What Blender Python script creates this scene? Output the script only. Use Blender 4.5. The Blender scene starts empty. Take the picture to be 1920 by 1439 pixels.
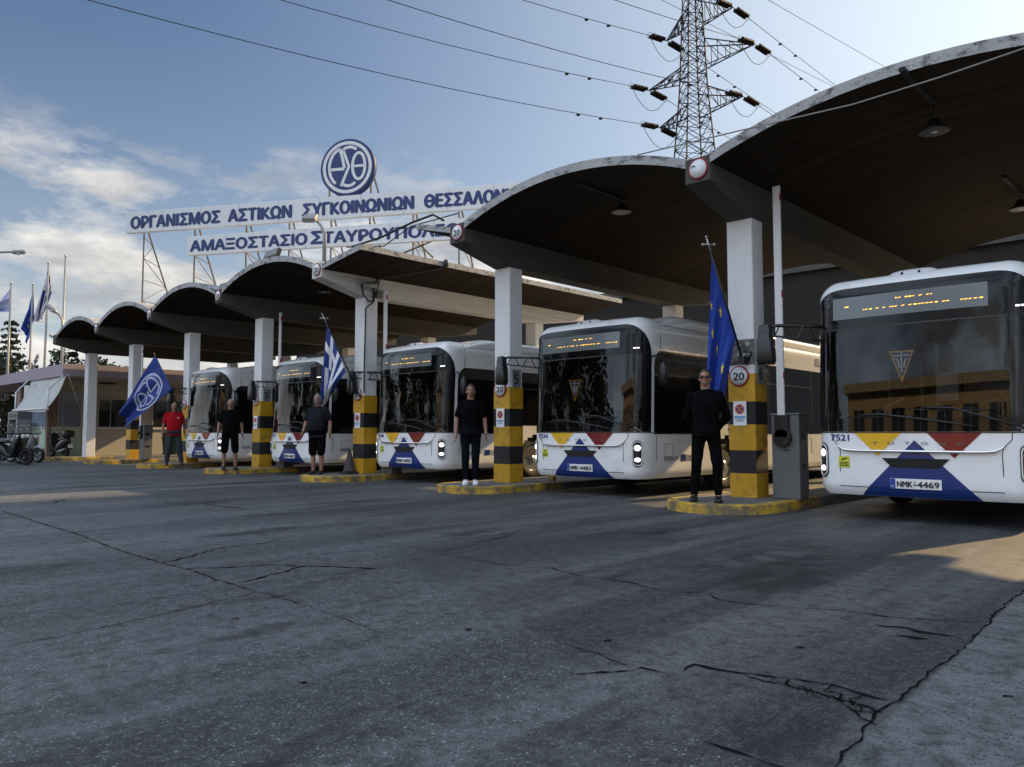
import bpy, math, random
from mathutils import Vector, Matrix, noise
R = math.radians; PI = math.pi; sin = math.sin; cos = math.cos
rnd = random.Random(11)
S = bpy.context.scene; COL = S.collection
# ------------------------------------------------------------------ camera, world, sun, exposure
FPX = 1447.0; YAW = R(43.6); PITCH = math.atan(92.5/FPX); CAMZ = 1.05
cd = bpy.data.cameras.new('camera'); cam = bpy.data.objects.new('camera', cd); COL.objects.link(cam)
cam.location = (0, 0, CAMZ); cam.rotation_euler = (PI/2+PITCH, 0, YAW)
cd.sensor_width = 36; cd.lens = FPX/1920*36; cd.clip_end = 3000; cd.clip_start = .05
S.camera = cam
SUN_AZ, SUN_EL = R(14), R(28.3)          # azimuth from +y towards +x
SV = Vector((sin(SUN_AZ)*cos(SUN_EL), cos(SUN_AZ)*cos(SUN_EL), sin(SUN_EL)))
ld = bpy.data.lights.new('sun', 'SUN'); sun = bpy.data.objects.new('sun', ld); COL.objects.link(sun)
ld.energy = 5.0; ld.angle = R(0.6); ld.color = (1.0, .70, .34)
sun.rotation_euler = (-SV).to_track_quat('-Z', 'Y').to_euler(); sun.location = SV*60
S.view_settings.view_transform = 'Standard'; S.view_settings.look = 'None'
S.view_settings.exposure = 0.52; S.view_settings.gamma = 1
SKY_STRENGTH = 0.10
W = bpy.data.worlds.new('World'); S.world = W; W.use_nodes = True
def mk_world():
    nt = W.node_tree; nt.nodes.clear(); N = nt.nodes.new; L = nt.links.new
    out = N('ShaderNodeOutputWorld'); bg = N('ShaderNodeBackground'); bg.inputs[1].default_value = SKY_STRENGTH
    sky = N('ShaderNodeTexSky'); sky.sky_type = 'NISHITA'; sky.sun_disc = False
    sky.sun_elevation = SUN_EL; sky.sun_rotation = SUN_AZ; sky.air_density = 1.0; sky.dust_density = 1.6; sky.ozone_density = 1.6
    tc = N('ShaderNodeTexCoord'); sep = N('ShaderNodeSeparateXYZ'); L(tc.outputs['Generated'], sep.inputs[0])
    def M(op, a, b=None, c=None, clamp=False):
        n = N('ShaderNodeMath'); n.operation = op; n.use_clamp = clamp
        for i, v in enumerate((a, b, c)):
            if v is None: continue
            if isinstance(v, (int, float)): n.inputs[i].default_value = v
            else: L(v, n.inputs[i])
        return n.outputs[0]
    x, y, z = sep.outputs
    cmb = N('ShaderNodeCombineXYZ'); L(x, cmb.inputs[0]); L(y, cmb.inputs[1]); L(M('MULTIPLY', z, 2.6), cmb.inputs[2])
    def NZ(scale, detail, rough, off):
        n = N('ShaderNodeTexNoise'); mp = N('ShaderNodeMapping'); mp.inputs['Location'].default_value = off
        L(cmb.outputs[0], mp.inputs[0]); L(mp.outputs[0], n.inputs['Vector'])
        n.inputs['Scale'].default_value = scale; n.inputs['Detail'].default_value = detail; n.inputs['Roughness'].default_value = rough
        return n.outputs['Fac']
    big = NZ(3.6, 9, .58, (3.1, 7.7, 0)); fine = NZ(11, 8, .62, (9.0, 1.0, 2))
    dens = M('ADD', big, M('MULTIPLY', M('SUBTRACT', fine, .5), .45))
    # cumulus only low in the sky, thin veil elsewhere
    low = M('MULTIPLY_ADD', z, -.50, .175)
    d = M('MULTIPLY', M('ADD', M('SUBTRACT', dens, .515), low), 6.5, clamp=True)
    lowmask = M('SUBTRACT', 1.0, M('MULTIPLY', M('SUBTRACT', z, .275), 10.0, clamp=True), clamp=True)
    d = M('MULTIPLY', d, lowmask)
    core = M('MULTIPLY', M('SUBTRACT', NZ(6, 7, .6, (1.3, 5.2, 4)), .40), 4.0, clamp=True)
    cr = N('ShaderNodeMix'); cr.data_type = 'RGBA'; L(core, cr.inputs['Factor'])
    cr.inputs['A'].default_value = (3.2, 3.2, 3.3, 1); cr.inputs['B'].default_value = (7.2, 6.9, 6.4, 1)
    # glow of the sky near the sun, seen through thin high cloud
    dot = N('ShaderNodeVectorMath'); dot.operation = 'DOT_PRODUCT'; L(tc.outputs['Generated'], dot.inputs[0]); dot.inputs[1].default_value = SV
    sd = M('MAXIMUM', dot.outputs['Value'], 0.0)
    veil = M('MULTIPLY', M('POWER', sd, 3.4), .85)
    veil = M('MULTIPLY', veil, M('MULTIPLY_ADD', NZ(.8, 6, .55, (0, 2, 1)), .5, .75), clamp=True)
    hz = M('MULTIPLY', M('POWER', M('SUBTRACT', 1.0, M('MAXIMUM', z, 0.0), clamp=True), 4.2), .85)
    m0 = N('ShaderNodeMix'); m0.data_type = 'RGBA'; L(hz, m0.inputs['Factor']); m0.inputs['B'].default_value = (5.4, 5.7, 5.6, 1)
    tn = N('ShaderNodeMix'); tn.data_type = 'RGBA'; tn.blend_type = 'MULTIPLY'; tn.inputs['Factor'].default_value = 1; L(sky.outputs[0], tn.inputs['A']); tn.inputs['B'].default_value = (.40, .57, .74, 1); L(tn.outputs['Result'], m0.inputs['A'])
    m1 = N('ShaderNodeMix'); m1.data_type = 'RGBA'; L(veil, m1.inputs['Factor']); L(m0.outputs['Result'], m1.inputs['A']); m1.inputs['B'].default_value = (7.6, 8.1, 8.3, 1)
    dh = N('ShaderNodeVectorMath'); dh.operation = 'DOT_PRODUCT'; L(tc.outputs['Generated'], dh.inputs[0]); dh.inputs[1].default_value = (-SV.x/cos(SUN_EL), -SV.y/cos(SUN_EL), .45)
    back = M('MULTIPLY', M('MULTIPLY', M('SUBTRACT', dh.outputs['Value'], .25), 2.6, clamp=True), M('MULTIPLY', M('SUBTRACT', NZ(2.4, 8, .6, (6, 3, 0)), .30), 4.0, clamp=True))  # bright cloud bank added opposite the sun, unseen, to light the bus fronts
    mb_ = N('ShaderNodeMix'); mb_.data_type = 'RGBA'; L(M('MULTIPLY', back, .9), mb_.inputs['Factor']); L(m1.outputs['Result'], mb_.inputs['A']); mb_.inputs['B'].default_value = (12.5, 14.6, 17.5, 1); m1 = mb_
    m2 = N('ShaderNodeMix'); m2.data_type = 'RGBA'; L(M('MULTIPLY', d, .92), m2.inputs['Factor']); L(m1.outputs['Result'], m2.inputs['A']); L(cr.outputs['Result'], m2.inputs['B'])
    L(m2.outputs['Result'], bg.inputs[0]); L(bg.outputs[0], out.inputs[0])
mk_world()

# ------------------------------------------------------------------ photo pixel -> place on a known plane
CR = Matrix.Rotation(YAW, 3, 'Z') @ Matrix.Rotation(PI/2+PITCH, 3, 'X')
def ray(px, py): return CR @ Vector(((px-960)/FPX, -(py-719.5)/FPX, -1))
def hit(px, py, p, n):
    d = ray(px, py); o = Vector((0, 0, CAMZ)); return o + d*((Vector(p)-o).dot(n)/d.dot(n))
def G(px, py, z=0.0): return hit(px, py, (0, 0, z), Vector((0, 0, 1)))
def PY(px, py, y): return hit(px, py, (0, y, 0), Vector((0, 1, 0)))
def PX(px, py, x): return hit(px, py, (x, 0, 0), Vector((1, 0, 0)))
FW = Vector((-sin(YAW), cos(YAW), 0))
def PD(px, py, dep): return hit(px, py, FW*dep, FW)

# ------------------------------------------------------------------ objects
def tag(o, label=None, cat=None, group=None, kind=None):
    if label: o['label'] = label
    if cat: o['category'] = cat
    if group: o['group'] = group
    if kind: o['kind'] = kind
    return o
def thing(name, loc, label, cat, group=None, rz=0):
    o = bpy.data.objects.new(name, None); COL.objects.link(o); o.location = loc; o.rotation_euler = (0, 0, rz)
    o.empty_display_size = .1
    return tag(o, label, cat, group)
def acc(o):
    v = Vector((0, 0, 0))
    while o is not None: v += o.location; o = o.parent
    return v
class MB:
    def __init__(s): s.v = []; s.f = []; s.m = []; s.sm = []
    def add(s, vs, fs, m=0, smooth=False):
        b = len(s.v); s.v += [tuple(v) for v in vs]
        for k, f in enumerate(fs):
            s.f.append([i+b for i in f]); s.m.append(m[k] if isinstance(m, list) else m); s.sm.append(smooth)
        return s
    def box(s, x0, x1, y0, y1, z0, z1, m=0, X=None):
        vs = [Vector((x, y, z)) for z in (z0, z1) for y in (y0, y1) for x in (x0, x1)]
        if X is not None: vs = [X @ v for v in vs]
        return s.add(vs, [(0, 2, 3, 1), (4, 5, 7, 6), (0, 1, 5, 4), (2, 6, 7, 3), (0, 4, 6, 2), (1, 3, 7, 5)], m)
    def hull(s, lo, hi, m=0):
        n = len(lo)
        return s.add(list(lo)+list(hi), [list(range(n))[::-1], list(range(n, 2*n))]+[(i, (i+1) % n, n+(i+1) % n, n+i) for i in range(n)], m)
    def rings(s, rs, m=0, smooth=True, caps=True):
        n = len(rs[0]); vs = [p for r in rs for p in r]; fs = []
        for k in range(len(rs)-1):
            for i in range(n): fs.append((k*n+i, k*n+(i+1) % n, (k+1)*n+(i+1) % n, (k+1)*n+i))
        b = len(s.v); s.add(vs, fs, m, smooth)
        if caps:
            for idx in (list(range(n))[::-1], list(range((len(rs)-1)*n, len(rs)*n))):
                s.f.append([i+b for i in idx]); s.m.append(m); s.sm.append(False)
        return s
    def cyl(s, p0, p1, r0, r1=None, n=12, m=0, caps=True, smooth=True):
        p0 = Vector(p0); p1 = Vector(p1); r1 = r0 if r1 is None else r1
        d = (p1-p0); a = d.orthogonal().normalized(); b = d.normalized().cross(a)
        c = [(cos(2*PI*i/n), sin(2*PI*i/n)) for i in range(n)]
        return s.rings([[p+(a*x+b*y)*r for x, y in c] for p, r in ((p0, r0), (p1, r1))], m, smooth, caps)
    def bar(s, p0, p1, r, m=0): return s.cyl(p0, p1, r, r, 4, m, False, False)
    def tube(s, pts, r, n=6, m=0):
        pts = [Vector(p) for p in pts]; rs = []; up = None
        for i, p in enumerate(pts):
            d = (pts[min(i+1, len(pts)-1)]-pts[max(i-1, 0)]).normalized()
            a = d.orthogonal().normalized() if up is None else (up-d*up.dot(d)).normalized()
            up = a; b = d.cross(a); rr = r[i] if isinstance(r, (list, tuple)) else r
            rs.append([p+(a*cos(2*PI*k/n)+b*sin(2*PI*k/n))*rr for k in range(n)])
        return s.rings(rs, m)
    def lathe(s, prof, c, ax=(0, 0, 1), n=24, m=0, caps=True):
        ax = Vector(ax).normalized(); a = ax.orthogonal().normalized(); b = ax.cross(a); c = Vector(c)
        return s.rings([[c+ax*h+(a*cos(2*PI*k/n)+b*sin(2*PI*k/n))*max(r, 1e-4) for k in range(n)] for r, h in prof], m, True, caps)
    def grid(s, fn, nu, nv, m=0, smooth=True, wrap=False):
        vs = [fn(i/nu, j/nv) for j in range(nv+1) for i in range(nu+(0 if wrap else 1))]
        w = nu if wrap else nu+1; fs = []; ms = []
        for j in range(nv):
            for i in range(nu):
                fs.append((j*w+i, j*w+(i+1) % w, (j+1)*w+(i+1) % w, (j+1)*w+i))
                ms.append(m((i+.5)/nu, (j+.5)/nv) if callable(m) else m)
        return s.add(vs, fs, ms, smooth)
    def ell(s, c, r, n=16, m=0, X=None):
        c = Vector(c)
        def f(u, v):
            t = 2*PI*u; p = PI*v
            q = Vector((r[0]*cos(t)*sin(p), r[1]*sin(t)*sin(p), -r[2]*cos(p)))
            return c+(X @ q if X is not None else q)
        return s.grid(f, n, n//2, m, True, True)
    def prism(s, poly, fn, a, b, m=0):
        return s.hull([fn(u, v, a) for u, v in poly], [fn(u, v, b) for u, v in poly], m)
    def mesh(s, name, mats, off=Vector((0, 0, 0))):
        me = bpy.data.meshes.new(name); me.from_pydata([(v[0]-off[0], v[1]-off[1], v[2]-off[2]) for v in s.v], [], s.f)
        for mm in (mats if isinstance(mats, (list, tuple)) else [mats]): me.materials.append(mm)
        me.polygons.foreach_set('material_index', s.m); me.polygons.foreach_set('use_smooth', s.sm); me.update()
        return me
    def build(s, name, mats, parent=None, world=True, origin=None, bevel=0, seg=2, label=None):
        if parent is not None: off = acc(parent) if world else Vector((0, 0, 0))
        elif origin is not None: off = Vector(origin)
        elif s.v: off = Vector(((min(v[0] for v in s.v)+max(v[0] for v in s.v))/2, (min(v[1] for v in s.v)+max(v[1] for v in s.v))/2, min(v[2] for v in s.v)))
        o = bpy.data.objects.new(name, s.mesh(name, mats, off)); COL.objects.link(o)
        if parent is not None: o.parent = parent
        else: o.location = off
        if bevel:
            b = o.modifiers.new('bevel', 'BEVEL'); b.width = bevel; b.segments = seg; b.limit_method = 'ANGLE'; b.angle_limit = R(40)
        if label: o['label'] = label
        return o
def copy_tree(o, parent=None):
    c = o.copy(); COL.objects.link(c); c.parent = parent
    for ch in list(o.children): copy_tree(ch, c)
    return c

# ------------------------------------------------------------------ materials
MATS = {}
def mat(name, col, rough=.6, metal=0.0, var=.0, vs=2.0, dirt=0.0, dcol=(.03, .03, .03), ds=3.0, dt=.55, bump=0.0, bs=30.0, stretch=(1, 1, 1),
        emit=0, ecol=None, spec=.5, coat=0.0, alpha_glass=None, space='WORLD'):
    m = bpy.data.materials.new(name); m.use_nodes = True; nt = m.node_tree; N = nt.nodes.new; L = nt.links.new
    b = nt.nodes['Principled BSDF']; b.inputs['Base Color'].default_value = (*col, 1); b.inputs['Roughness'].default_value = rough
    b.inputs['Metallic'].default_value = metal; b.inputs['Specular IOR Level'].default_value = spec; b.inputs['Coat Weight'].default_value = coat
    b.inputs['Coat Roughness'].default_value = .05
    if emit: b.inputs['Emission Strength'].default_value = emit; b.inputs['Emission Color'].default_value = (*(ecol or col), 1)
    if var or dirt or bump:
        if space == 'WORLD': src = N('ShaderNodeNewGeometry').outputs['Position']
        else: src = N('ShaderNodeTexCoord').outputs['Object']
        mp = N('ShaderNodeMapping'); mp.inputs['Scale'].default_value = stretch; L(src, mp.inputs[0])
        def nz(sc, det=6, ro=.6):
            n = N('ShaderNodeTexNoise'); L(mp.outputs[0], n.inputs['Vector']); n.inputs['Scale'].default_value = sc
            n.inputs['Detail'].default_value = det; n.inputs['Roughness'].default_value = ro; return n.outputs['Fac']
        c = None
        if var:
            h = N('ShaderNodeHueSaturation'); h.inputs['Color'].default_value = (*col, 1)
            mr = N('ShaderNodeMapRange'); L(nz(vs), mr.inputs[0]); mr.inputs[1].default_value = .3; mr.inputs[2].default_value = .7
            mr.inputs[3].default_value = 1-var; mr.inputs[4].default_value = 1+var; L(mr.outputs[0], h.inputs['Value']); c = h.outputs[0]
        if dirt:
            mr = N('ShaderNodeMapRange'); L(nz(ds, 9, .68), mr.inputs[0]); mr.inputs[1].default_value = dt; mr.inputs[2].default_value = dt+.12; mr.inputs[4].default_value = dirt
            mx = N('ShaderNodeMix'); mx.data_type = 'RGBA'; L(mr.outputs[0], mx.inputs['Factor'])
            if c is not None: L(c, mx.inputs['A'])
            else: mx.inputs['A'].default_value = (*col, 1)
            mx.inputs['B'].default_value = (*dcol, 1); c = mx.outputs['Result']
        if c is not None: L(c, b.inputs['Base Color'])
        if bump:
            bp = N('ShaderNodeBump'); bp.inputs['Strength'].default_value = bump; bp.inputs['Distance'].default_value = .02
            L(nz(bs, 4, .6), bp.inputs['Height']); L(bp.outputs[0], b.inputs['Normal'])
    MATS[name] = m
    return m
def glass(name, tint, ior=1.5):
    m = bpy.data.materials.new(name); m.use_nodes = True; nt = m.node_tree; nt.nodes.clear(); N = nt.nodes.new; L = nt.links.new
    o = N('ShaderNodeOutputMaterial'); mx = N('ShaderNodeMixShader'); t = N('ShaderNodeBsdfTransparent'); g = N('ShaderNodeBsdfGlossy'); f = N('ShaderNodeFresnel')
    t.inputs[0].default_value = (*tint, 1); g.inputs['Roughness'].default_value = .0; f.inputs[0].default_value = ior
    L(f.outputs[0], mx.inputs[0]); L(t.outputs[0], mx.inputs[1]); L(g.outputs[0], mx.inputs[2]); L(mx.outputs[0], o.inputs[0]); return m
M = MATS
mat('white_column', (.70, .71, .72), .55, var=.06, vs=2.5, dirt=.55, dcol=(.16, .15, .13), ds=5, dt=.62, bump=.25, bs=40)
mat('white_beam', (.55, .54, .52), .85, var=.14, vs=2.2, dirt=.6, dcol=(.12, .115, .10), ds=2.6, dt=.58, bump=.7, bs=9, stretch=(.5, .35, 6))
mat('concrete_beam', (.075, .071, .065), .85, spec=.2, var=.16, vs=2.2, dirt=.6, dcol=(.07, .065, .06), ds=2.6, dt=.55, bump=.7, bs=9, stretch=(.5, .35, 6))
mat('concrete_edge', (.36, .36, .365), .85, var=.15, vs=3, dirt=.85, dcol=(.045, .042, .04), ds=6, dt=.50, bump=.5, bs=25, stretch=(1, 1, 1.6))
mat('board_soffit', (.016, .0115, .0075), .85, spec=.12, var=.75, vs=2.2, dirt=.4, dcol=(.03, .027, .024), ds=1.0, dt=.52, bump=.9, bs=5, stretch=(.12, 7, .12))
mat('yellow_paint', (.52, .28, .010), .5, var=.10, vs=3, dirt=.7, dcol=(.10, .07, .03), ds=6, dt=.54, bump=.2, bs=40)
mat('black_paint', (.007, .007, .008), .65, var=.3, vs=4, bump=.2, bs=40)
mat('kerb_yellow', (.50, .31, .03), .8, var=.2, vs=3, dirt=.85, dcol=(.09, .085, .075), ds=3.2, dt=.43, bump=.5, bs=20)
mat('kerb_concrete', (.13, .13, .125), .9, var=.2, vs=3, dirt=.6, dcol=(.06, .06, .06), ds=2.2, dt=.52, bump=.6, bs=18)
mat('bus_white', (.80, .81, .82), .24, coat=.4, var=.02, vs=1.5, dirt=.22, dcol=(.36, .34, .31), ds=1.6, dt=.52)
mat('bus_glass_black', (.005, .0055, .006), .03, spec=.28)
mat('bus_side_glass', (.006, .006, .007), .05, spec=.35)
mat('black_plastic', (.012, .012, .013), .35)
mat('black_rubber', (.012, .012, .012), .8)
mat('dark_cabin', (.030, .030, .032), .7)
mat('grey_cabin', (.09, .09, .095), .6)
mat('under_dark', (.012, .012, .012), .9)
mat('chrome', (.75, .75, .74), .12, metal=1)
mat('steel', (.42, .43, .44), .35, metal=.9)
mat('livery_yellow', (.70, .40, .02), .25, coat=.3)
mat('livery_red', (.16, .006, .012), .25, coat=.3)
mat('livery_blue', (.008, .030, .165), .25, coat=.3)
mat('sign_blue', (.008, .026, .125), .5)
mat('ink', (.012, .012, .014), .5)
mat('navy_ink', (.03, .04, .20), .4)
mat('plate_white', (.80, .80, .80), .35)
mat('sign_white', (.64, .66, .68), .45, var=.04, vs=1.2, dirt=.2, dcol=(.35, .33, .3), ds=2.5, dt=.6)
mat('sign_red', (.30, .010, .018), .45, dirt=.5, dcol=(.2, .15, .14), ds=9, dt=.58)
mat('eu_blue', (.012, .05, .33), .75)
mat('oasth_blue', (.010, .035, .22), .75)
mat('flag_white', (.72, .73, .78), .8)
mat('flag_blue', (.010, .035, .20), .8)
mat('star_yellow', (.85, .68, .03), .7)
mat('oasth_white', (.42, .46, .66), .8)
mat('display_grey', (.13, .145, .15), .12, spec=.5)
mat('amber', (.9, .5, .05), .5, emit=1.5, ecol=(1, .52, .06))
mat('lens', (.85, .86, .88), .1, emit=1.2, ecol=(1, .97, .92))
mat('led_ring', (.6, .6, .6), .2, emit=.04, ecol=(.9, .9, 1))
mat('lamp_glass', (.5, .5, .45), .3)
mat('sticker_yellow', (.62, .62, .03), .5)
mat('orange', (.75, .18, .03), .5)
mat('cabinet_grey', (.125, .13, .135), .45, var=.08, vs=3, metal=.2)
mat('boom_white', (.62, .62, .63), .45, var=.05, vs=4)
mat('galvanised', (.26, .27, .28), .5, metal=.4, var=.15, vs=6)
mat('truss_steel', (.075, .07, .066), .6, var=.2, vs=3, dirt=.7, dcol=(.22, .08, .03), ds=2.5, dt=.52)
mat('pylon_steel', (.028, .029, .031), .7, spec=.15)
mat('insulator', (.014, .010, .009), .5, spec=.15)
mat('wire', (.04, .04, .043), .7, spec=.1)
mat('wire_light', (.22, .21, .20), .6)
mat('skin', (.30, .15, .10), .55, var=.08, vs=14, space='OBJ')
mat('skin_dark', (.24, .115, .075), .55, var=.08, vs=14, space='OBJ')
mat('hair_dark', (.018, .014, .012), .6)
mat('hair_grey', (.22, .21, .20), .7)
mat('lip', (.30, .10, .08), .5)
mat('eye_white', (.6, .6, .58), .3)
mat('cloth_black', (.0035, .0035, .004), .9, spec=.05, var=.2, vs=9, space='OBJ', bump=.3, bs=16)
mat('cloth_charcoal', (.016, .017, .020), .9, spec=.05, var=.2, vs=9, space='OBJ', bump=.3, bs=16)
mat('cloth_red', (.36, .010, .016), .9, spec=.05, var=.15, vs=7, space='OBJ', bump=.3, bs=16)
mat('cloth_jeans', (.006, .007, .012), .9, spec=.05, var=.25, vs=9, space='OBJ', bump=.3, bs=16)
mat('cloth_grey', (.045, .05, .065), .9, spec=.05, var=.2, vs=8, space='OBJ', bump=.3, bs=16)
mat('shoe_white', (.75, .76, .78), .5)
mat('shoe_black', (.012, .012, .012), .5)
mat('wall_cream', (.44, .40, .34), .85, var=.08, vs=1.5, dirt=.3, dcol=(.25, .22, .18), ds=2, dt=.58)
mat('wall_pink', (.26, .17, .15), .8, var=.06, vs=1.5)
mat('fascia_pink', (.30, .25, .29), .7, var=.06, vs=1.0, dirt=.3, dcol=(.2, .16, .17), ds=2, dt=.58)
mat('panel_green', (.42, .52, .40), .7, var=.05, vs=1)
mat('awning_canvas', (.40, .41, .39), .85, var=.12, vs=2, bump=.4, bs=8)
mat('window_dark', (.02, .022, .024), .05)
mat('window_blue', (.20, .25, .32), .12)
mat('frame_white', (.6, .6, .58), .5)
mat('scooter_white', (.42, .43, .45), .25, coat=.3)
mat('scooter_dark', (.018, .018, .02), .3)
mat('leaf_dark', (.022, .034, .016), .7, var=.5, vs=2.5)
mat('leaf_mid', (.05, .075, .025), .7, var=.5, vs=2.5)
mat('bark', (.07, .05, .035), .9, var=.3, vs=5)
mat('bin_green', (.03, .06, .025), .5)
mat('cone_dark', (.05, .04, .038), .7)
mat('building_beige', (.50, .40, .26), .85, var=.06, vs=.8)
mat('building_tan', (.42, .30, .18), .85, var=.06, vs=.8)
mat('car_grey', (.12, .13, .15), .25, coat=.5)
mat('car_white', (.6, .6, .6), .25, coat=.5)
mat('crack', (.013, .013, .013), 1.0, spec=0)
mat('sealant', (.012, .012, .013), .9)
M['windshield'] = glass('windshield', (.62, .63, .62), 1.5)
M['visor'] = glass('visor', (.5, .5, .5))

# ------------------------------------------------------------------ lettering
_cu = bpy.data.curves.new('lettering', 'FONT'); _ob = bpy.data.objects.new('lettering', _cu)
def text2d(s, bold=.0, x=None, w=None, h=None, align='L'):
    """triangles of a text in 2-D, fitted to width w (and cap height h) with its left (or middle) at 0"""
    _cu.body = s; _cu.resolution_u = 3
    me = bpy.data.meshes.new_from_object(_ob)
    P = [(v.co.x, v.co.y) for v in me.vertices]; F = [tuple(p.vertices) for p in me.polygons]
    bpy.data.meshes.remove(me)
    x0 = min(p[0] for p in P); x1 = max(p[0] for p in P); capt = .729+bold
    sy = h/capt if h else w/(x1-x0); sx = w/(x1-x0) if w else sy
    ox = -(x0+x1)/2*sx if align == 'C' else -x0*sx
    return [(p[0]*sx+ox, p[1]*sy) for p in P], F, bold*sy
def put_text(mb, T2, fn, m=0):
    P, F, b = T2; e = 1e-3; o = Vector(fn(0, 0)); n = (Vector(fn(e, 0))-o).cross(Vector(fn(0, e))-o).normalized()
    for k, (dx, dy) in enumerate(((0, 0), (b, 0), (-b, 0), (0, b*.6), (0, -b*.6)) if b else ((0, 0),)):
        mb.add([Vector(fn(u+dx, v+dy))+n*(.0005*k) for u, v in P], F, m)
def clip_poly(poly, axis, val, keep_less):
    out = []
    for i in range(len(poly)):
        a, b = poly[i], poly[(i+1) % len(poly)]
        ia = (a[axis] <= val) == keep_less or a[axis] == val; ib = (b[axis] <= val) == keep_less or b[axis] == val
        if ia: out.append(a)
        if ia != ib:
            t = (val-a[axis])/(b[axis]-a[axis]); out.append((a[0]+(b[0]-a[0])*t, a[1]+(b[1]-a[1])*t))
    return out
def put_poly(mb, poly, fn, m=0, step=None, smooth=True):
    """a 2-D polygon laid on a curved surface fn(u, v), cut into cells so that it follows it"""
    if not step:
        mb.add([fn(u, v) for u, v in poly], [list(range(len(poly)))], m, smooth); return
    us = [p[0] for p in poly]; vs = [p[1] for p in poly]; du, dv = step
    a0 = math.floor(min(us)/du); a1 = math.ceil(max(us)/du); b0 = math.floor(min(vs)/dv); b1 = math.ceil(max(vs)/dv)
    for i in range(a0, a1):
        q = clip_poly(clip_poly(poly, 0, i*du, False), 0, (i+1)*du, True)
        if len(q) < 3: continue
        for j in range(b0, b1):
            r = clip_poly(clip_poly(q, 1, j*dv, False), 1, (j+1)*dv, True)
            if len(r) >= 3: mb.add([fn(u, v) for u, v in r], [list(range(len(r)))], m, smooth)
def stroke(pts, w):
    """a polyline as convex quads of width w (2-D)"""
    out = []; n = len(pts); L = []
    for i, p in enumerate(pts):
        a = pts[max(i-1, 0)]; b = pts[min(i+1, n-1)]; dx = b[0]-a[0]; dy = b[1]-a[1]; l = math.hypot(dx, dy) or 1
        L.append(((p[0]-dy/l*w/2, p[1]+dx/l*w/2), (p[0]+dy/l*w/2, p[1]-dx/l*w/2)))
    for i in range(n-1): out.append([L[i][0], L[i][1], L[i+1][1], L[i+1][0]])
    return out
def arc(cx, cy, rx, ry, a0, a1, n=16): return [(cx+rx*cos(R(a0+(a1-a0)*i/n)), cy+ry*sin(R(a0+(a1-a0)*i/n))) for i in range(n+1)]
def disc(r, n=48): return [(r*cos(2*PI*i/n), r*sin(2*PI*i/n)) for i in range(n)]
def emblem():
    """white strokes of the round transit emblem in a unit circle"""
    out = []
    out += stroke(arc(0, 0, .875, .875, 0, 360, 56), .115)
    w = .105
    out += stroke(arc(-.18, .02, .50, .66, 240, 100, 18), w)                 # first letter
    out += stroke([(-.29, .68), (-.20, .40), (-.10, -.02)], w); out += stroke([(-.66, -.05), (-.10, -.05)], w)
    out += stroke(arc(.08, .30, .40, .42, 48, 130, 8), w); out += stroke([(-.17, .66), (.07, .02), (-.22, -.66)], w)
    out += stroke(arc(.06, -.22, .38, .45, 228, 312, 8), w)
    out += stroke(arc(.44, .02, .235, .47, 0, 360, 28), w); out += stroke([(.22, .02), (.66, .02)], w*.85)
    return out
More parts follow.
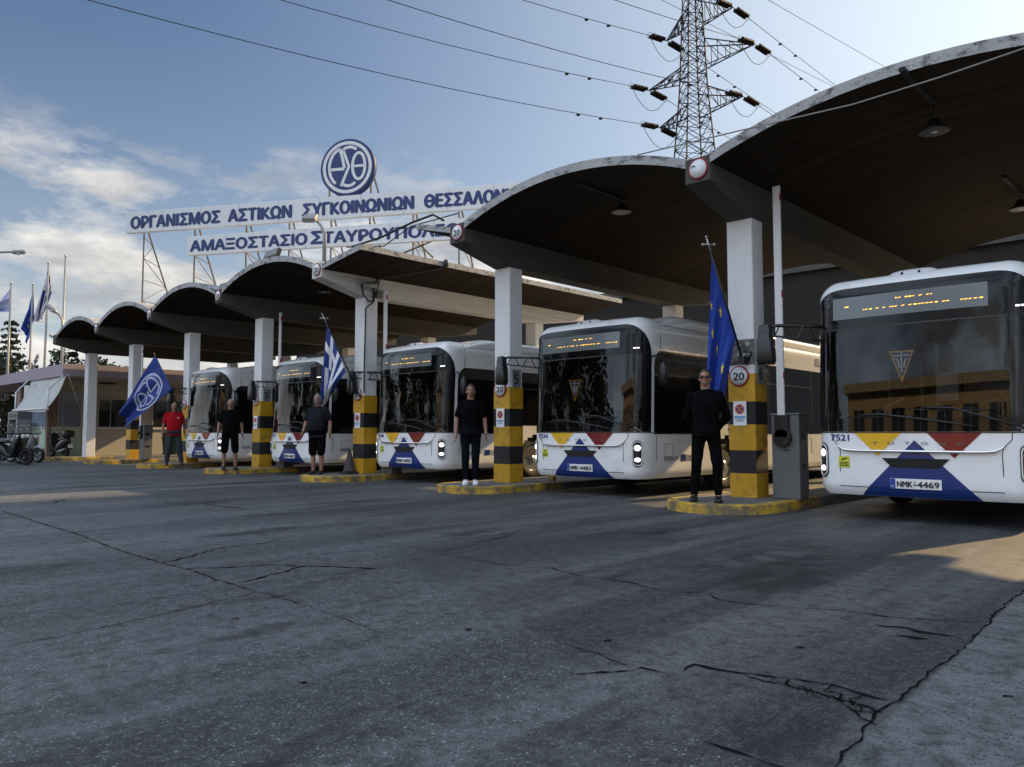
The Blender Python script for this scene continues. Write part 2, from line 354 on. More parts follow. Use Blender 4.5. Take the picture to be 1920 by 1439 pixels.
# ------------------------------------------------------------------ ground
def ground_mat():
    m = bpy.data.materials.new('asphalt'); m.use_nodes = True; nt = m.node_tree; N = nt.nodes.new; L = nt.links.new
    b = nt.nodes['Principled BSDF']; geo = N('ShaderNodeNewGeometry'); pos = geo.outputs['Position']
    def Mt(op, a, c=None, d=None, clamp=False):
        n = N('ShaderNodeMath'); n.operation = op; n.use_clamp = clamp
        for i, v in enumerate((a, c, d)):
            if v is None: continue
            if isinstance(v, (int, float)): n.inputs[i].default_value = v
            else: L(v, n.inputs[i])
        return n.outputs[0]
    def nz(sc, det=6, ro=.6, stretch=(1, 1, 1), rot=0, dist=0):
        mp = N('ShaderNodeMapping'); mp.inputs['Scale'].default_value = stretch; mp.inputs['Rotation'].default_value = (0, 0, rot); L(pos, mp.inputs[0])
        n = N('ShaderNodeTexNoise'); L(mp.outputs[0], n.inputs['Vector']); n.inputs['Scale'].default_value = sc; n.inputs['Detail'].default_value = det
        n.inputs['Roughness'].default_value = ro; n.inputs['Distortion'].default_value = dist; return n.outputs['Fac']
    def ramp(v, a, c, lo=0., hi=1.):
        r = N('ShaderNodeMapRange'); L(v, r.inputs[0]); r.inputs[1].default_value = a; r.inputs[2].default_value = c; r.inputs[3].default_value = lo; r.inputs[4].default_value = hi; return r.outputs[0]
    def mix(f, A, B):
        x = N('ShaderNodeMix'); x.data_type = 'RGBA'
        if isinstance(f, float): x.inputs['Factor'].default_value = f
        else: L(f, x.inputs['Factor'])
        for k, v in (('A', A), ('B', B)):
            if isinstance(v, tuple): x.inputs[k].default_value = (*v, 1)
            else: L(v, x.inputs[k])
        return x.outputs['Result']
    base = mix(ramp(nz(.42, 10, .68, dist=.6), .36, .64), (.016, .0165, .0175), (.115, .114, .115))
    # worn wheel paths running along the lanes and across the yard
    base = mix(ramp(nz(.55, 5, .55, (1.7, .09, 1), R(-4)), .44, .58, 0, .95), base, (.014, .0145, .016))
    base = mix(ramp(nz(.8, 6, .6, (1.5, .11, 1), R(3)), .50, .63, 0, .75), base, (.150, .150, .152))
    # the slab in the right foreground beyond its joint is paler, older concrete
    a = G(1920, 1105); c = G(1560, 1439); nx, ny = (c.y-a.y), -(c.x-a.x); l = math.hypot(nx, ny); nx /= l; ny /= l
    if (G(1900, 1400).x-a.x)*nx+(G(1900, 1400).y-a.y)*ny < 0: nx, ny = -nx, -ny
    sp = N('ShaderNodeSeparateXYZ'); L(pos, sp.inputs[0])
    side = Mt('ADD', Mt('MULTIPLY', Mt('SUBTRACT', sp.outputs[0], a.x), nx), Mt('MULTIPLY', Mt('SUBTRACT', sp.outputs[1], a.y), ny))
    slab = Mt('MULTIPLY', ramp(side, 0.0, .02), .8)
    base = mix(slab, base, mix(ramp(nz(3.0, 8, .65), .35, .65), (.115, .12, .126), (.215, .222, .23)))
    # aggregate: pale and dark stones
    vo = N('ShaderNodeTexVoronoi'); vo.inputs['Scale'].default_value = 66; L(pos, vo.inputs['Vector'])
    sc = N('ShaderNodeSeparateColor'); L(vo.outputs['Color'], sc.inputs[0])
    # the stony panel in the left foreground ends at a joint running away to the right
    e0 = G(1025, 1200); e1 = G(1440, 1430); mx_, my_ = (e1.y-e0.y), -(e1.x-e0.x); l = math.hypot(mx_, my_); mx_ /= l; my_ /= l
    if (G(300, 1400).x-e0.x)*mx_+(G(300, 1400).y-e0.y)*my_ < 0: mx_, my_ = -mx_, -my_
    stony = ramp(Mt('ADD', Mt('ADD', Mt('MULTIPLY', Mt('SUBTRACT', sp.outputs[0], e0.x), mx_), Mt('MULTIPLY', Mt('SUBTRACT', sp.outputs[1], e0.y), my_)), Mt('MULTIPLY', nz(2.5, 5, .6), .25)), .05, .22, .22, 1)
    far = ramp(sp.outputs[1], 4.2, 5.6, 1, .55); stony = Mt('MULTIPLY', stony, far)
    stone = Mt('MULTIPLY', ramp(vo.outputs['Distance'], .46, .26), ramp(sc.outputs[0], .46, .54))
    stone = Mt('MULTIPLY', Mt('MULTIPLY', stone, stony), ramp(nz(1.2, 5, .6), .32, .58, .25, 1.0))
    base = mix(Mt('MULTIPLY', stony, .25), base, (.12, .123, .13))
    base = mix(stone, base, mix(sc.outputs[1], (.12, .12, .13), (.46, .46, .46)))
    pit = Mt('MULTIPLY', ramp(vo.outputs['Distance'], .5, .2), ramp(sc.outputs[2], .62, .72)); base = mix(Mt('MULTIPLY', pit, .85), base, (.014, .014, .015))
    gr = nz(160, 3, .7); base = mix(ramp(gr, .48, .72, 0, .75), base, (.016, .016, .018)); gl = nz(95, 4, .75); base = mix(ramp(gl, .50, .66, 0, .60), base, (.20, .205, .215))
    mid = nz(9, 9, .78); base = mix(ramp(mid, .47, .62, 0, .72), base, (.014, .0145, .016)); m2_ = nz(26, 8, .8, (1, .7, 1)); base = mix(ramp(m2_, .50, .68, 0, .55), base, (.17, .175, .185))
    # oil and tyre stains
    st = Mt('MULTIPLY', ramp(nz(.9, 10, .70, (1, .35, 1), R(0)), .55, .64), .85); base = mix(st, base, (.012, .012, .013))
    oc = G(1440, 1050); dx = Mt('SUBTRACT', sp.outputs[0], oc.x); dy = Mt('SUBTRACT', sp.outputs[1], oc.y)
    oil = Mt('MULTIPLY', ramp(Mt('SQRT', Mt('ADD', Mt('MULTIPLY', dx, dx), Mt('MULTIPLY', Mt('MULTIPLY', dy, dy), .22))), .8, .1), ramp(nz(3.2, 8, .7), .40, .58)); base = mix(Mt('MULTIPLY', oil, .9), base, (.008, .008, .009))
    L(base, b.inputs['Base Color'])
    L(ramp(nz(1.3, 6, .6), .3, .7, .50, .78), b.inputs['Roughness']); b.inputs['Specular IOR Level'].default_value = .35
    bp = N('ShaderNodeBump'); bp.inputs['Strength'].default_value = .55; bp.inputs['Distance'].default_value = .006
    L(Mt('ADD', Mt('MULTIPLY', stone, .6), Mt('MULTIPLY', gr, .8)), bp.inputs['Height']); L(bp.outputs[0], b.inputs['Normal'])
    M['asphalt'] = m
ground_mat()
g = MB(); g.grid(lambda u, v: (-900+1800*u, -900+1800*v, 0), 12, 12, 0, False)
tag(g.build('ground', M['asphalt'], origin=(0, 0, 0)), kind='structure')
cracks = MB(); crs = random.Random(5)
def crack(pts, w, jit=.03, w2=None):
    P = [G(x, y, .004) for x, y in pts]; Q = []
    for a, b in zip(P[:-1], P[1:]):
        n = max(2, int((b-a).length/.045))
        for i in range(n): Q.append(a+(b-a)*(i/n))
    Q.append(P[-1]); n = len(Q); L = []; Rr = []; off = 0
    for i, p in enumerate(Q):
        d = (Q[min(i+1, n-1)]-Q[max(i-1, 0)]); d.z = 0; d.normalize(); pr = Vector((-d.y, d.x, 0))
        off = off*.8+crs.uniform(-jit, jit)*.6; t = i/(n-1); ww = w+(w2-w)*t if w2 is not None else w
        ww *= (crs.uniform(.2, 1.0) if crs.random() < .8 else crs.uniform(.8, 1.3))*.8*(1 if 0 < i < n-1 else .2); c = p+pr*off
        L.append(c+pr*ww*crs.uniform(.3, .7)); Rr.append(c-pr*ww*crs.uniform(.3, .7))
    cracks.add(L+Rr, [(i, i+1, n+i+1, n+i) for i in range(n-1)])
crack([(0, 957), (145, 1002), (172, 1012), (250, 1040), (300, 1054)], .022, .01)
crack([(300, 1054), (345, 1066), (400, 1083), (478, 1110)], .016, .02)
crack([(480, 1108), (500, 1112), (580, 1137), (640, 1157), (700, 1180), (825, 1215), (920, 1255)], .012, .02, .003)
crack([(0, 1214), (175, 1180), (350, 1142), (480, 1111)], .013, .015)
crack([(445, 1094), (500, 1082), (550, 1067), (575, 1061), (635, 1062), (705, 1066)], .04, .03)
crack([(345, 1066), (435, 1064), (500, 1058), (575, 1061)], .028, .03)
crack([(305, 1055), (360, 1042), (420, 1025), (465, 1022), (540, 1012)], .05, .04, .015)
crack([(960, 1060), (1035, 1065), (1110, 1082), (1175, 1092), (1240, 1109), (1320, 1112), (1360, 1126), (1440, 1137), (1560, 1144), (1660, 1157), (1840, 1169)], .016, .03)
crack([(820, 1037), (880, 1048), (960, 1060)], .016, .03)
crack([(820, 1037), (890, 1020), (960, 1002)], .014, .02)
crack([(1920, 1105), (1865, 1155), (1810, 1210), (1740, 1265), (1660, 1332), (1625, 1362), (1560, 1439)], .016, .022)
crack([(1070, 1264), (1130, 1261), (1185, 1257), (1200, 1252), (1245, 1262)], .022, .02)
crack([(1025, 1200), (1070, 1211), (1120, 1225), (1185, 1252)], .010, .02)
crack([(1285, 1258), (1305, 1247), (1385, 1264), (1485, 1272), (1560, 1282), (1620, 1302), (1665, 1312)], .030, .02)
crack([(1385, 1264), (1430, 1278), (1460, 1285), (1525, 1300), (1575, 1315), (1660, 1332)], .014, .02)
crack([(1575, 1315), (1590, 1330), (1610, 1345), (1635, 1360)], .022, .02)
crack([(1485, 1272), (1470, 1284), (1500, 1290), (1490, 1296)], .010, .01); crack([(1560, 1282), (1540, 1296), (1575, 1300), (1570, 1315)], .016, .01)
crack([(1620, 1302), (1590, 1310), (1600, 1320), (1640, 1328)], .012, .01); crack([(1590, 1330), (1630, 1335), (1650, 1345)], .012, .01)
for q in range(16):
    t_ = q/15; cx_ = 1440+t_*200; cy_ = 1272+t_*62
    crack([(cx_+crs.uniform(-16, 10), cy_-crs.uniform(4, 14)), (cx_+crs.uniform(-8, 14), cy_), (cx_+crs.uniform(0, 26), cy_+crs.uniform(3, 14))], .007+.005*t_, .008)
crack([(1320, 1390), (1385, 1410), (1440, 1430), (1500, 1445)], .018, .01)
crack([(1865, 1157), (1890, 1163), (1920, 1166)], .012, .01)
crack([(1640, 1172), (1700, 1180), (1760, 1190), (1790, 1193)], .05, .05); crack([(1680, 1190), (1740, 1196)], .05, .03)
crack([(70, 945), (90, 944), (125, 937)], .05, .03); crack([(380, 945), (420, 951), (465, 955)], .04, .04)
for x, y in ((1139, 1201), (568, 1280), (440, 1160), (880, 1180), (1500, 1214), (1890, 1306)):
    crack([(x-7, y+1), (x, y-1), (x+6, y+1)], .035, .01)
tag(cracks.build('ground_cracks', M['crack'], origin=(0, 0, .004)), kind='structure')

# ------------------------------------------------------------------ the two concrete canopies
YC = 10.56                                         # middle of the front columns
COLPX = [166, 250, 356, 492, 685, 955, 1406]
CX = [PY(p, 880, YC).x for p in COLPX]; CX.append(CX[-1]+5.3); CX.append(CX[-1]+4.85)
YF, YB = 9.2, 18.4; ZS, RISE = 4.68, .44; BW = .19
def beam_poly(ye): return [(YF, 4.45), (YC-.22, 4.17), (ye-2, 4.17), (ye, 4.45), (ye, 4.80), (YF, 4.80)]
def stripes(parent, x, h0=.13):
    pb = MB(); zz = [h0, .47, .80, 1.17, 1.50, 1.90]
    for k in range(5): pb.box(x-.207, x+.207, YC-.207, YC+.157, zz[k], zz[k+1], k % 2)
    return pb.build('painted_base', [M['yellow_paint'], M['black_paint']], parent)
def vault_z(x, a, b): return ZS+RISE*(1-((x-(a+b)/2)/((b-a)/2))**2)
def soffit_slab(x0, x1, fz, th, n, name, parent, y0=YF, y1=YB):
    """slab with board-marked underside and a weathered front edge, following z = fz(x)"""
    mb = MB(); ys = [y0+(y1-y0)*j/6 for j in range(7)]; xs = [x0+(x1-x0)*i/n for i in range(n+1)]
    bot = [[(x, y, fz(x)) for x in xs] for y in ys]; top = [[(x, y, fz(x)+th) for x in xs] for y in ys]
    flat = lambda g: [p for r in g for p in r]; w = n+1
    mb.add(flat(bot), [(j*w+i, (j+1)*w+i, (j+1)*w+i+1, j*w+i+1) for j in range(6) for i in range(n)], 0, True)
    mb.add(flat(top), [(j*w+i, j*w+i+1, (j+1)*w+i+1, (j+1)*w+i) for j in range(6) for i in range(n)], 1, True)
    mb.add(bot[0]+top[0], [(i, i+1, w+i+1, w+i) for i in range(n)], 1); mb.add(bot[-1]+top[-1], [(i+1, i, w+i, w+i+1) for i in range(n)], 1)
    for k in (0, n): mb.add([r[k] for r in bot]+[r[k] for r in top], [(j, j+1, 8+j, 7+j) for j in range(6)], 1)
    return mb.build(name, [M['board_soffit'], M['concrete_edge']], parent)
def shed(name, cols, label, left_wing, right_wing):
    t = thing(name, ((cols[0]+cols[-1])/2, YC, 0), label, 'canopy')
    for k, x in enumerate(cols):
        c = MB().box(x-.2, x+.2, YC-.2, YC+.15, .0, 4.168).build('column', M['white_column'], t, bevel=.02)
        p = stripes(c, x) if x > CX[0]+.1 else None
        if x < -2: MB().box(x-.19, x+.19, 16.2, 16.55, 0, 4.168).build('column', M['white_column'], t, bevel=.02)
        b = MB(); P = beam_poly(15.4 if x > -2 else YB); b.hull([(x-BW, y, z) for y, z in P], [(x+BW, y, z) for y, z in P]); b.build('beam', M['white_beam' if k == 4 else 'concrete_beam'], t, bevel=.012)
    for a, b in zip(cols[:-1], cols[1:]):
        a0, b0 = a+BW-.02, b-BW+.02
        soffit_slab(a0, b0, lambda x: vault_z(x, a0, b0), .135, 20, 'vault_roof', t, YF+.004, 15.4 if a > -2 else YB)  # unseen right-hand bay cut short to shape the sun patch on the ground
    if left_wing: x = cols[0]-BW+.02; soffit_slab(x-left_wing, x, lambda q: 4.66+.26*(x-q), .10, 4, 'roof_wing', t, YF+.004)
    if right_wing: x = cols[-1]+BW-.02; soffit_slab(x, x+right_wing, lambda q: 4.62+.14*(q-x), .12, 4, 'roof_wing', t, YF+.004)
    return t
shedA = shed('canopy_shed', CX[:5], 'left canopy shed of low concrete vaults on white columns, under the lettered rooftop signs', .55, 1.45)
shedB = shed('canopy_shed', CX[5:], 'nearer canopy shed with large dark vaults, over the two buses at the right', 1.0, 0)
# ------------------------------------------------------------------ kerbed islands
ISL = ['yellow-kerbed island at the far left end, beside the small cream building', 'yellow-kerbed island with the raised barrier behind the round-emblem flag',
       'yellow-kerbed island under the man in the red shirt', 'yellow-kerbed island under the bald man in black shorts', 'yellow-kerbed island under the bearded man and the traffic cone',
       'yellow-kerbed island under the man in white sneakers', 'nearest cracked yellow-kerbed island, under the man in sunglasses', '']
for k, x in enumerate(CX[:8]):
    hw = .76; ys = 9.75; yb = 22.6; rn = [(x+hw*cos(PI+PI*i/16), ys+.75*sin(PI+PI*i/16)) for i in range(17)]
    outl = rn+[(x+hw, 11.2), (x+hw, yb), (x-hw, yb), (x-hw, 11.2)]
    t = thing('kerb_island', (x, 14, 0), ISL[k] or 'yellow-kerbed island at the right edge beyond the nearest bus', 'traffic island', 'kerbed islands between the bus lanes')
    inn = [(x+(px-x)*.80, ys+(py-ys)*.82 if py < ys else (py-.1 if py > 20 else py)) for px, py in outl]
    n = len(outl); ke = MB()
    fs = [(r*n+i, r*n+(i+1) % n, (r+1)*n+(i+1) % n, (r+1)*n+i) for r in range(3) for i in range(n)]
    ke.add([(a, b, -.02) for a, b in outl]+[(x+(a-x)*.985, b, .115) for a, b in outl]+[(x+(a-x)*.965, ys+(b-ys)*.98 if b < ys else b, .13) for a, b in outl]+[(a, b, .13) for a, b in inn], fs,
           [0 if all(outl[q % n][1] < 11.6 for q in f[:2]) else 1 for f in fs])
    ke.build('kerb', [M['kerb_yellow'], M['kerb_concrete']], t)
    MB().add([(a, b, .126) for a, b in inn], [list(range(n))]).build('paving', M['kerb_concrete'], t)

# ------------------------------------------------------------------ signs
def sign20(c, r, label, txt='20', faded=False, group='round speed limit signs'):
    t = thing('speed_limit_sign', c, label, 'road sign', group)
    x, y, z = c
    MB().lathe([(0, 0), (r, 0), (r, .012), (r*.985, .016), (0, .016)], (x, y, z), (0, -1, 0), 36).build('rim', M['sign_red'], t)
    MB().lathe([(0, .016), (r*.86, .016), (r*.86, .019), (0, .019)], (x, y, z), (0, -1, 0), 36).build('disc', M['sign_white'], t)
    tx = MB()
    if not faded:
        put_text(tx, text2d(txt, .03, w=r*1.12, h=r*.78, align='C'), lambda u, v: (x+u, y-.0215, z+v-r*.39)); tx.build('numeral', M['ink'], t)
    else:
        for q in stroke(arc(-.48*r, .12*r, .2*r, .22*r, 170, 20, 6), r*.13): tx.add([(x+u, y-.0215, z+v) for u, v in q], [(0, 1, 2, 3)])
        tx.build('numeral', M['ink'], t)
    return t
names = ['leftmost', 'second', 'third', 'fourth', 'fifth']
TIPL = {1: 'faded round sign on the canopy beam tip above the blue emblem flag', 2: 'faded round sign on the canopy beam tip right of the tall left sign truss', 3: 'round 20 sign on the canopy beam tip below the first black floodlight',
        4: 'round 20 sign on the beam tip where the left canopy ends below the long signs', 5: 'round 20 sign on the beam tip beside the short projecting roof wing', 6: 'peeling red-rimmed sign with its numeral nearly gone, on the nearest beam tip'}
for k in range(1, 7): sign20((CX[k]+.02, YF-.004, 4.63), .145, TIPL[k], faded=k in (6,))
COLL = {2: 'round 20 sign on the striped column behind the man in the red shirt', 3: 'round 20 sign on the striped column numbered 3', 4: 'round 20 sign on the striped column right of the Greek flag',
        5: 'round 20 sign on the striped column numbered 5', 6: 'largest round 20 sign, on the nearest striped column numbered 6'}
for k in range(2, 7): sign20((CX[k]-.03, YC-.212, 1.87 if k > 4 else 1.93), .15, COLL[k])
def no_stop(k, label):
    x = CX[k]-.03; y = YC-.2075; z = 1.33
    t = thing('parking_notice', (x, y, z), label, 'notice', 'no-stopping notices on the columns')
    MB().box(x-.10, x+.10, y-.012, y, z-.175, z+.175).build('panel', M['plate_white'], t)
    s = MB(); f = lambda d: (lambda u, v: (x+u, y-.0125-d, z+.06+v))
    s.add([f(.001)(u, v) for u, v in disc(.075, 28)], [list(range(28))], 1); s.add([f(.002)(u, v) for u, v in disc(.060, 28)], [list(range(28))], 0)
    for q in stroke([(-.045, .045), (.045, -.045)], .016)+stroke([(-.045, -.045), (.045, .045)], .016): s.add([f(.003)(u, v) for u, v in q], [(0, 1, 2, 3)], 1)
    s.add([f(.001)(u, v-.115) for u, v in ((-.085, -.014), (.085, -.014), (.085, .016), (-.085, .016))], [(0, 1, 2, 3)], 2)
    s.build('no_stopping_symbol', [M['livery_blue'], M['orange'], MATS['sky_blue']], t)
    b = MB()
    for i, w in enumerate((.06, .075, .05)): b.add([f(.001)(u, v-.15-.016*i+.008) for u, v in ((-w, -.003), (w, -.003), (w, .003), (-w, .003))], [(0, 1, 2, 3)])
    b.build('small_print', M['navy_ink'], t)
mat('sky_blue', (.10, .32, .55), .5)
for k, l in ((2, 'blue and white no-stopping notice on the column behind the man in red'), (3, 'blue and white no-stopping notice on the column numbered 3'), (4, 'blue and white no-stopping notice on the column right of the Greek flag'),
             (5, 'blue and white no-stopping notice on the column numbered 5'), (6, 'blue and white no-stopping notice on the nearest column')): no_stop(k, l)
for k, n in ((3, '3'), (5, '5'), (6, '6')):
    x = CX[k]+.209; t = thing('bay_number_plate', (x, YC, 1.9), 'grey plate with black number %s on %s' % (n, {'3': 'the column by the bald man', '5': 'the column by the man in sneakers', '6': 'the nearest column'}[n]), 'number plate')
    z0 = 1.905 if k != 6 else 1.75
    MB().box(x, x+.006, YC-.13, YC+.09, z0, z0+.33).build('panel', M['galvanised'], t)
    m = MB(); put_text(m, text2d(n, .02, h=.20), lambda u, v: (x+.008, YC-.09+u, z0+.06+v)); m.build('numeral', M['ink'], t)
# ragged patch of torn poster and tape on the nearest column
x = CX[6]; pm = MB()
for i in range(26):
    u = rnd.uniform(-.15, .12); v = rnd.uniform(2.02, 2.38); a = rnd.uniform(.03, .09); b = rnd.uniform(.03, .07)
    pm.add([(x+u+rnd.uniform(-a, a), YC-.2025-.0004*i, v+rnd.uniform(-b, b)) for _ in range(3)], [(0, 1, 2)], i % 2)
pm.box(x-.2, x+.215, YC-.2024, YC-.2005, 2.03, 2.40, 1)
tag(pm.build('torn_poster', [mat('poster_grey', (.34, .34, .33), .6, var=.3, vs=20, dirt=.8, ds=14), mat('poster_dark', (.14, .14, .13), .6, var=.4, vs=16, dirt=.7, ds=9, dt=.45)]), 'torn grey poster remains stuck round the nearest column above its round sign', 'poster')
# ------------------------------------------------------------------ city bus (front at local y = 0, facing -y)
def plan():
    P = [(.92*i/12, .05*(i/12)**2) for i in range(13)]
    P += [(.92+.28*sin(R(9*i)), .42-.37*cos(R(9*i))) for i in range(1, 11)]
    P += [(1.2, 11.7)] + [(.92+.28*cos(R(15*i)), 11.7+.28*sin(R(15*i))) for i in range(1, 7)] + [(0, 11.98)]
    L = [0]
    for a, b in zip(P[:-1], P[1:]): L.append(L[-1]+math.dist(a, b))
    return P, L
PLP, PLL = plan(); S_SIDE = PLL[22]; S_END = PLL[-1]
def sy(y): return S_SIDE+(y-.42)
def plan_at(s):
    sg = 1 if s >= 0 else -1; s = min(abs(s), S_END-1e-6); k = 0
    while PLL[k+1] < s: k += 1
    t = (s-PLL[k])/(PLL[k+1]-PLL[k]); a, b = PLP[k], PLP[k+1]
    def nrm(i):
        p, q = PLP[max(i-1, 0)], PLP[min(i+1, len(PLP)-1)]; d = Vector((q[0]-p[0], q[1]-p[1])).normalized(); return Vector((d.y, -d.x))
    n = (nrm(k)*(1-t)+nrm(k+1)*t)
    if k == 0: n = Vector((0, -1))*(1-t)+nrm(1)*t
    if 22 <= k < 23: n = Vector((1, 0))
    n.normalize(); return sg*(a[0]+(b[0]-a[0])*t), a[1]+(b[1]-a[1])*t, sg*n.x, n.y
def BS(s, z, off=0.0):
    x, y, nx, ny = plan_at(s); ins = 0; nz = 0
    if z < .44: ins = .06*((.44-z)/.14)**2
    if z > 2.72:
        t = min((z-2.72)/.26, 1.0); ins = .26*(1-math.sqrt(max(0, 1-t*t))); nz = t
    lean = max(0, z-1.05)*.05*max(0, 1-y/1.2)
    return Vector((x-nx*(ins-off*math.sqrt(1-nz*nz)), y-ny*(ins-off*math.sqrt(1-nz*nz))+lean, z+off*nz))
WHY = (2.85, 8.75); WR = .46
GX0, GX1, GZ0, GZ1 = -1.17, 1.17, 1.22, 2.33
def make_bus():
    t = bpy.data.objects.new('city_bus', None); COL.objects.link(t)
    kw = dict(parent=t, world=False)
    zs = [.30, .33, .37, .41, .44]+[.44+.063*i for i in range(1, 37)]; zs = [z for z in zs if z < 2.71]+[2.72+.26*sin(R(11.25*i)) for i in range(9)]
    ss = [.05*i for i in range(0, int(1.9/.05))]
    y = .42+1.9-S_SIDE
    while y < 11.2: ss.append(sy(y)); y += .055 if any(abs(y-w) < .62 for w in WHY) else .25
    ss += [sy(11.3), sy(11.5), sy(11.69)]+PLL[24:]
    ss = [-a for a in ss[:0:-1]]+ss
    b = MB(); vs = [BS(s, z) for z in zs for s in ss]; w = len(ss); fs = []
    for j in range(len(zs)-1):
        for i in range(w-1):
            sm = (ss[i]+ss[i+1])/2; zm = (zs[j]+zs[j+1])/2
            if abs(sm) < 1.29 and 1.12 < zm < 2.24: continue
            if 2.2 < zm < 2.72 and abs(sm) < .80+.45*math.sqrt(max(0, 1-((zm-2.24)/.49)**2)) and not (zm > 2.66 and abs(sm) > .75): continue
            ya = abs(sm)-S_SIDE+.42
            if any((ya-q)**2+(zm-.45)**2 < .53**2 for q in WHY): continue
            fs.append((j*w+i, j*w+i+1, (j+1)*w+i+1, (j+1)*w+i))
    b.add(vs, fs, 0, True)
    b.add([BS(s, 2.98) for s in ss], [list(range(w))], 0)
    b.build('body', M['bus_white'], **kw)
    c = MB(); c.grid(lambda u, v: (1.17*math.copysign(abs(cos(PI*(1-u)))**.35, cos(PI*(1-u))), .75+10.9*v, 2.86+.25*(max(0, sin(PI*u))**.35)*(min(1, v/.06)**.5 if v < .5 else min(1, (1-v)/.03)**.5)), 28, 30, 0)
    c.build('roof_cowl', M['bus_white'], **kw)
    # black glazing round the windscreen, as a ring
    def outer(a):
        dx, dz = cos(a), sin(a); best = 9
        # straight sides and rounded upper corners
        poly = [(-1.36, 1.065), (1.36, 1.065), (1.36, 2.28)]+[(.84+.52*cos(R(q)), 2.28+.56*sin(R(q))) for q in range(10, 91, 10)]+[(-.84-.52*cos(R(q)), 2.28+.56*sin(R(q))) for q in range(90, 9, -10)]+[(-1.36, 2.28)]
        return rayhit(poly, dx, dz)
    inner_poly = [(GX0, GZ0), (GX1, GZ0), (GX1, GZ1), (GX0, GZ1)]
    def rayhit(poly, dx, dz, ox=0, oz=1.75):
        bt = 9
        for (x0, z0), (x1, z1) in zip(poly, poly[1:]+poly[:1]):
            ex, ez = x1-x0, z1-z0; den = dx*ez-dz*ex
            if abs(den) < 1e-9: continue
            tt = ((x0-ox)*ez-(z0-oz)*ex)/den; uu = ((x0-ox)*dz-(z0-oz)*dx)/den
            if tt > 0 and -1e-6 <= uu <= 1+1e-6: bt = min(bt, tt)
        return bt
    angs = sorted([2*PI*i/150 for i in range(150)]+[math.atan2(z-1.75, x) % (2*PI) for x, z in inner_poly]+[math.atan2(z-1.75, x) % (2*PI) for x, z in ((-1.36, 1.065), (1.36, 1.065))])
    fr = MB(); rows = []
    for k in range(7):
        row = []
        for a in angs:
            r0 = rayhit(inner_poly, cos(a), sin(a)); r1 = outer(a); r = r0+(r1-r0)*k/6
            row.append(BS(cos(a)*r, 1.75+sin(a)*r, .008))
        rows.append(row)
    n = len(angs); fr.add([p for r in rows for p in r], [(k*n+i, k*n+(i+1) % n, (k+1)*n+(i+1) % n, (k+1)*n+i) for k in range(6) for i in range(n)], 0, True)
    fr.build('windscreen_surround', M['bus_glass_black'], **kw)
    gl = MB(); gl.grid(lambda u, v: BS(GX0+.0+(GX1-GX0)*u, GZ0+(GZ1-GZ0)*v, .005), 30, 14); gl.build('windscreen', M['windshield'], **kw)
    bar = MB(); bar.grid(lambda u, v: BS(-1.25+2.5*u, 2.325+.018*v, .010), 30, 1); bar.build('windscreen_rail', M['black_plastic'], **kw)
    # destination display behind the upper glass
    dp = MB(); dp.grid(lambda u, v: BS(-.93+1.70*u, 2.455+.27*v, .010), 24, 3); dpo = dp.build('destination_display', M['display_grey'], **kw)
    dl = MB(); rr = random.Random(3)
    for row, (a, e, zc) in enumerate(((-.18, .25, 2.645), (-.60, .72, 2.545))):
        u = a
        while u < e:
            wd = rr.choice((.02, .03, .035)); h = .013; k = rr.random()
            q = [(u, zc), (u+wd, zc+(0 if k < .6 else .006)), (u+wd, zc+h), (u, zc+h-(0 if k < .6 else .004))]
            if k > .12: dl.add([BS(s, z, .013) for s, z in q], [(0, 1, 2, 3)])
            u += wd+rr.choice((.008, .012, .02, .045))
    dl.add([BS(s, z, .013) for s, z in ((-.78, 2.60), (-.73, 2.60), (-.73, 2.612), (-.78, 2.612))], [(0, 1, 2, 3)])
    dl.build('lettering', M['amber'], dpo, world=False)
    # side windows, both sides
    for sg in (1, -1):
        sw = MB(); fn = lambda y, z: BS(sg*sy(y), z, .006)
        body = [(.80+.0, 1.03)]+[(2.15, 1.03), (2.35, 1.20), (3.35, 1.20), (3.6, 1.03), (11.55, 1.03), (11.55, 2.42), (.80, 2.42)]
        front = [(.42, 1.03), (.80, 1.03), (.80, 2.42), (.66, 2.42)]+[(.66-.24*sin(R(q)), 2.16+.26*cos(R(q))) for q in range(10, 91, 10)]
        for P in (front, body):
            # split the concave lower edge over the wheel
            if P is body:
                for a, e, z, z2 in ((.8, 2.0, 1.03, 1.03), (2.0, 2.15, 1.03, 1.08), (2.15, 2.3, 1.08, 1.18), (2.3, 2.45, 1.18, 1.22), (2.45, 3.3, 1.22, 1.22), (3.3, 3.55, 1.22, 1.14), (3.55, 3.75, 1.14, 1.03), (3.75, 11.55, 1.03, 1.03)):
                    Q = [(a, z), (e, z2), (e, 2.42), (a, 2.42)]; sw.add([fn(*p) for p in (Q if sg > 0 else Q[::-1])], [(0, 1, 2, 3)])
            else: sw.add([fn(*p) for p in P], [list(range(len(P)))])
        swo = sw.build('side_glazing', M['bus_side_glass'], **kw)
        for yy in (1.95, 3.7, 5.2, 6.7, 8.2, 9.9):
            MB().add([BS(sg*sy(a), z, .009) for a, z in ((yy, 1.22), (yy+.05, 1.22), (yy+.05, 2.4), (yy, 2.4))], [(0, 1, 2, 3)]).build('window_divider', M['black_plastic'], swo, world=False)
        for a, e in ((2.0, 3.7), (3.75, 5.2), (5.25, 6.7)): MB().add([BS(sg*sy(q), z, .009) for q, z in ((a, 2.03), (e, 2.03), (e, 2.06), (a, 2.06))], [(0, 1, 2, 3)]).build('window_rail', M['black_plastic'], swo, world=False)
    # dark wheel wells, floor pan and cabin lining
    un = MB(); un.box(-1.1, 1.1, .35, 11.7, .34, .42)
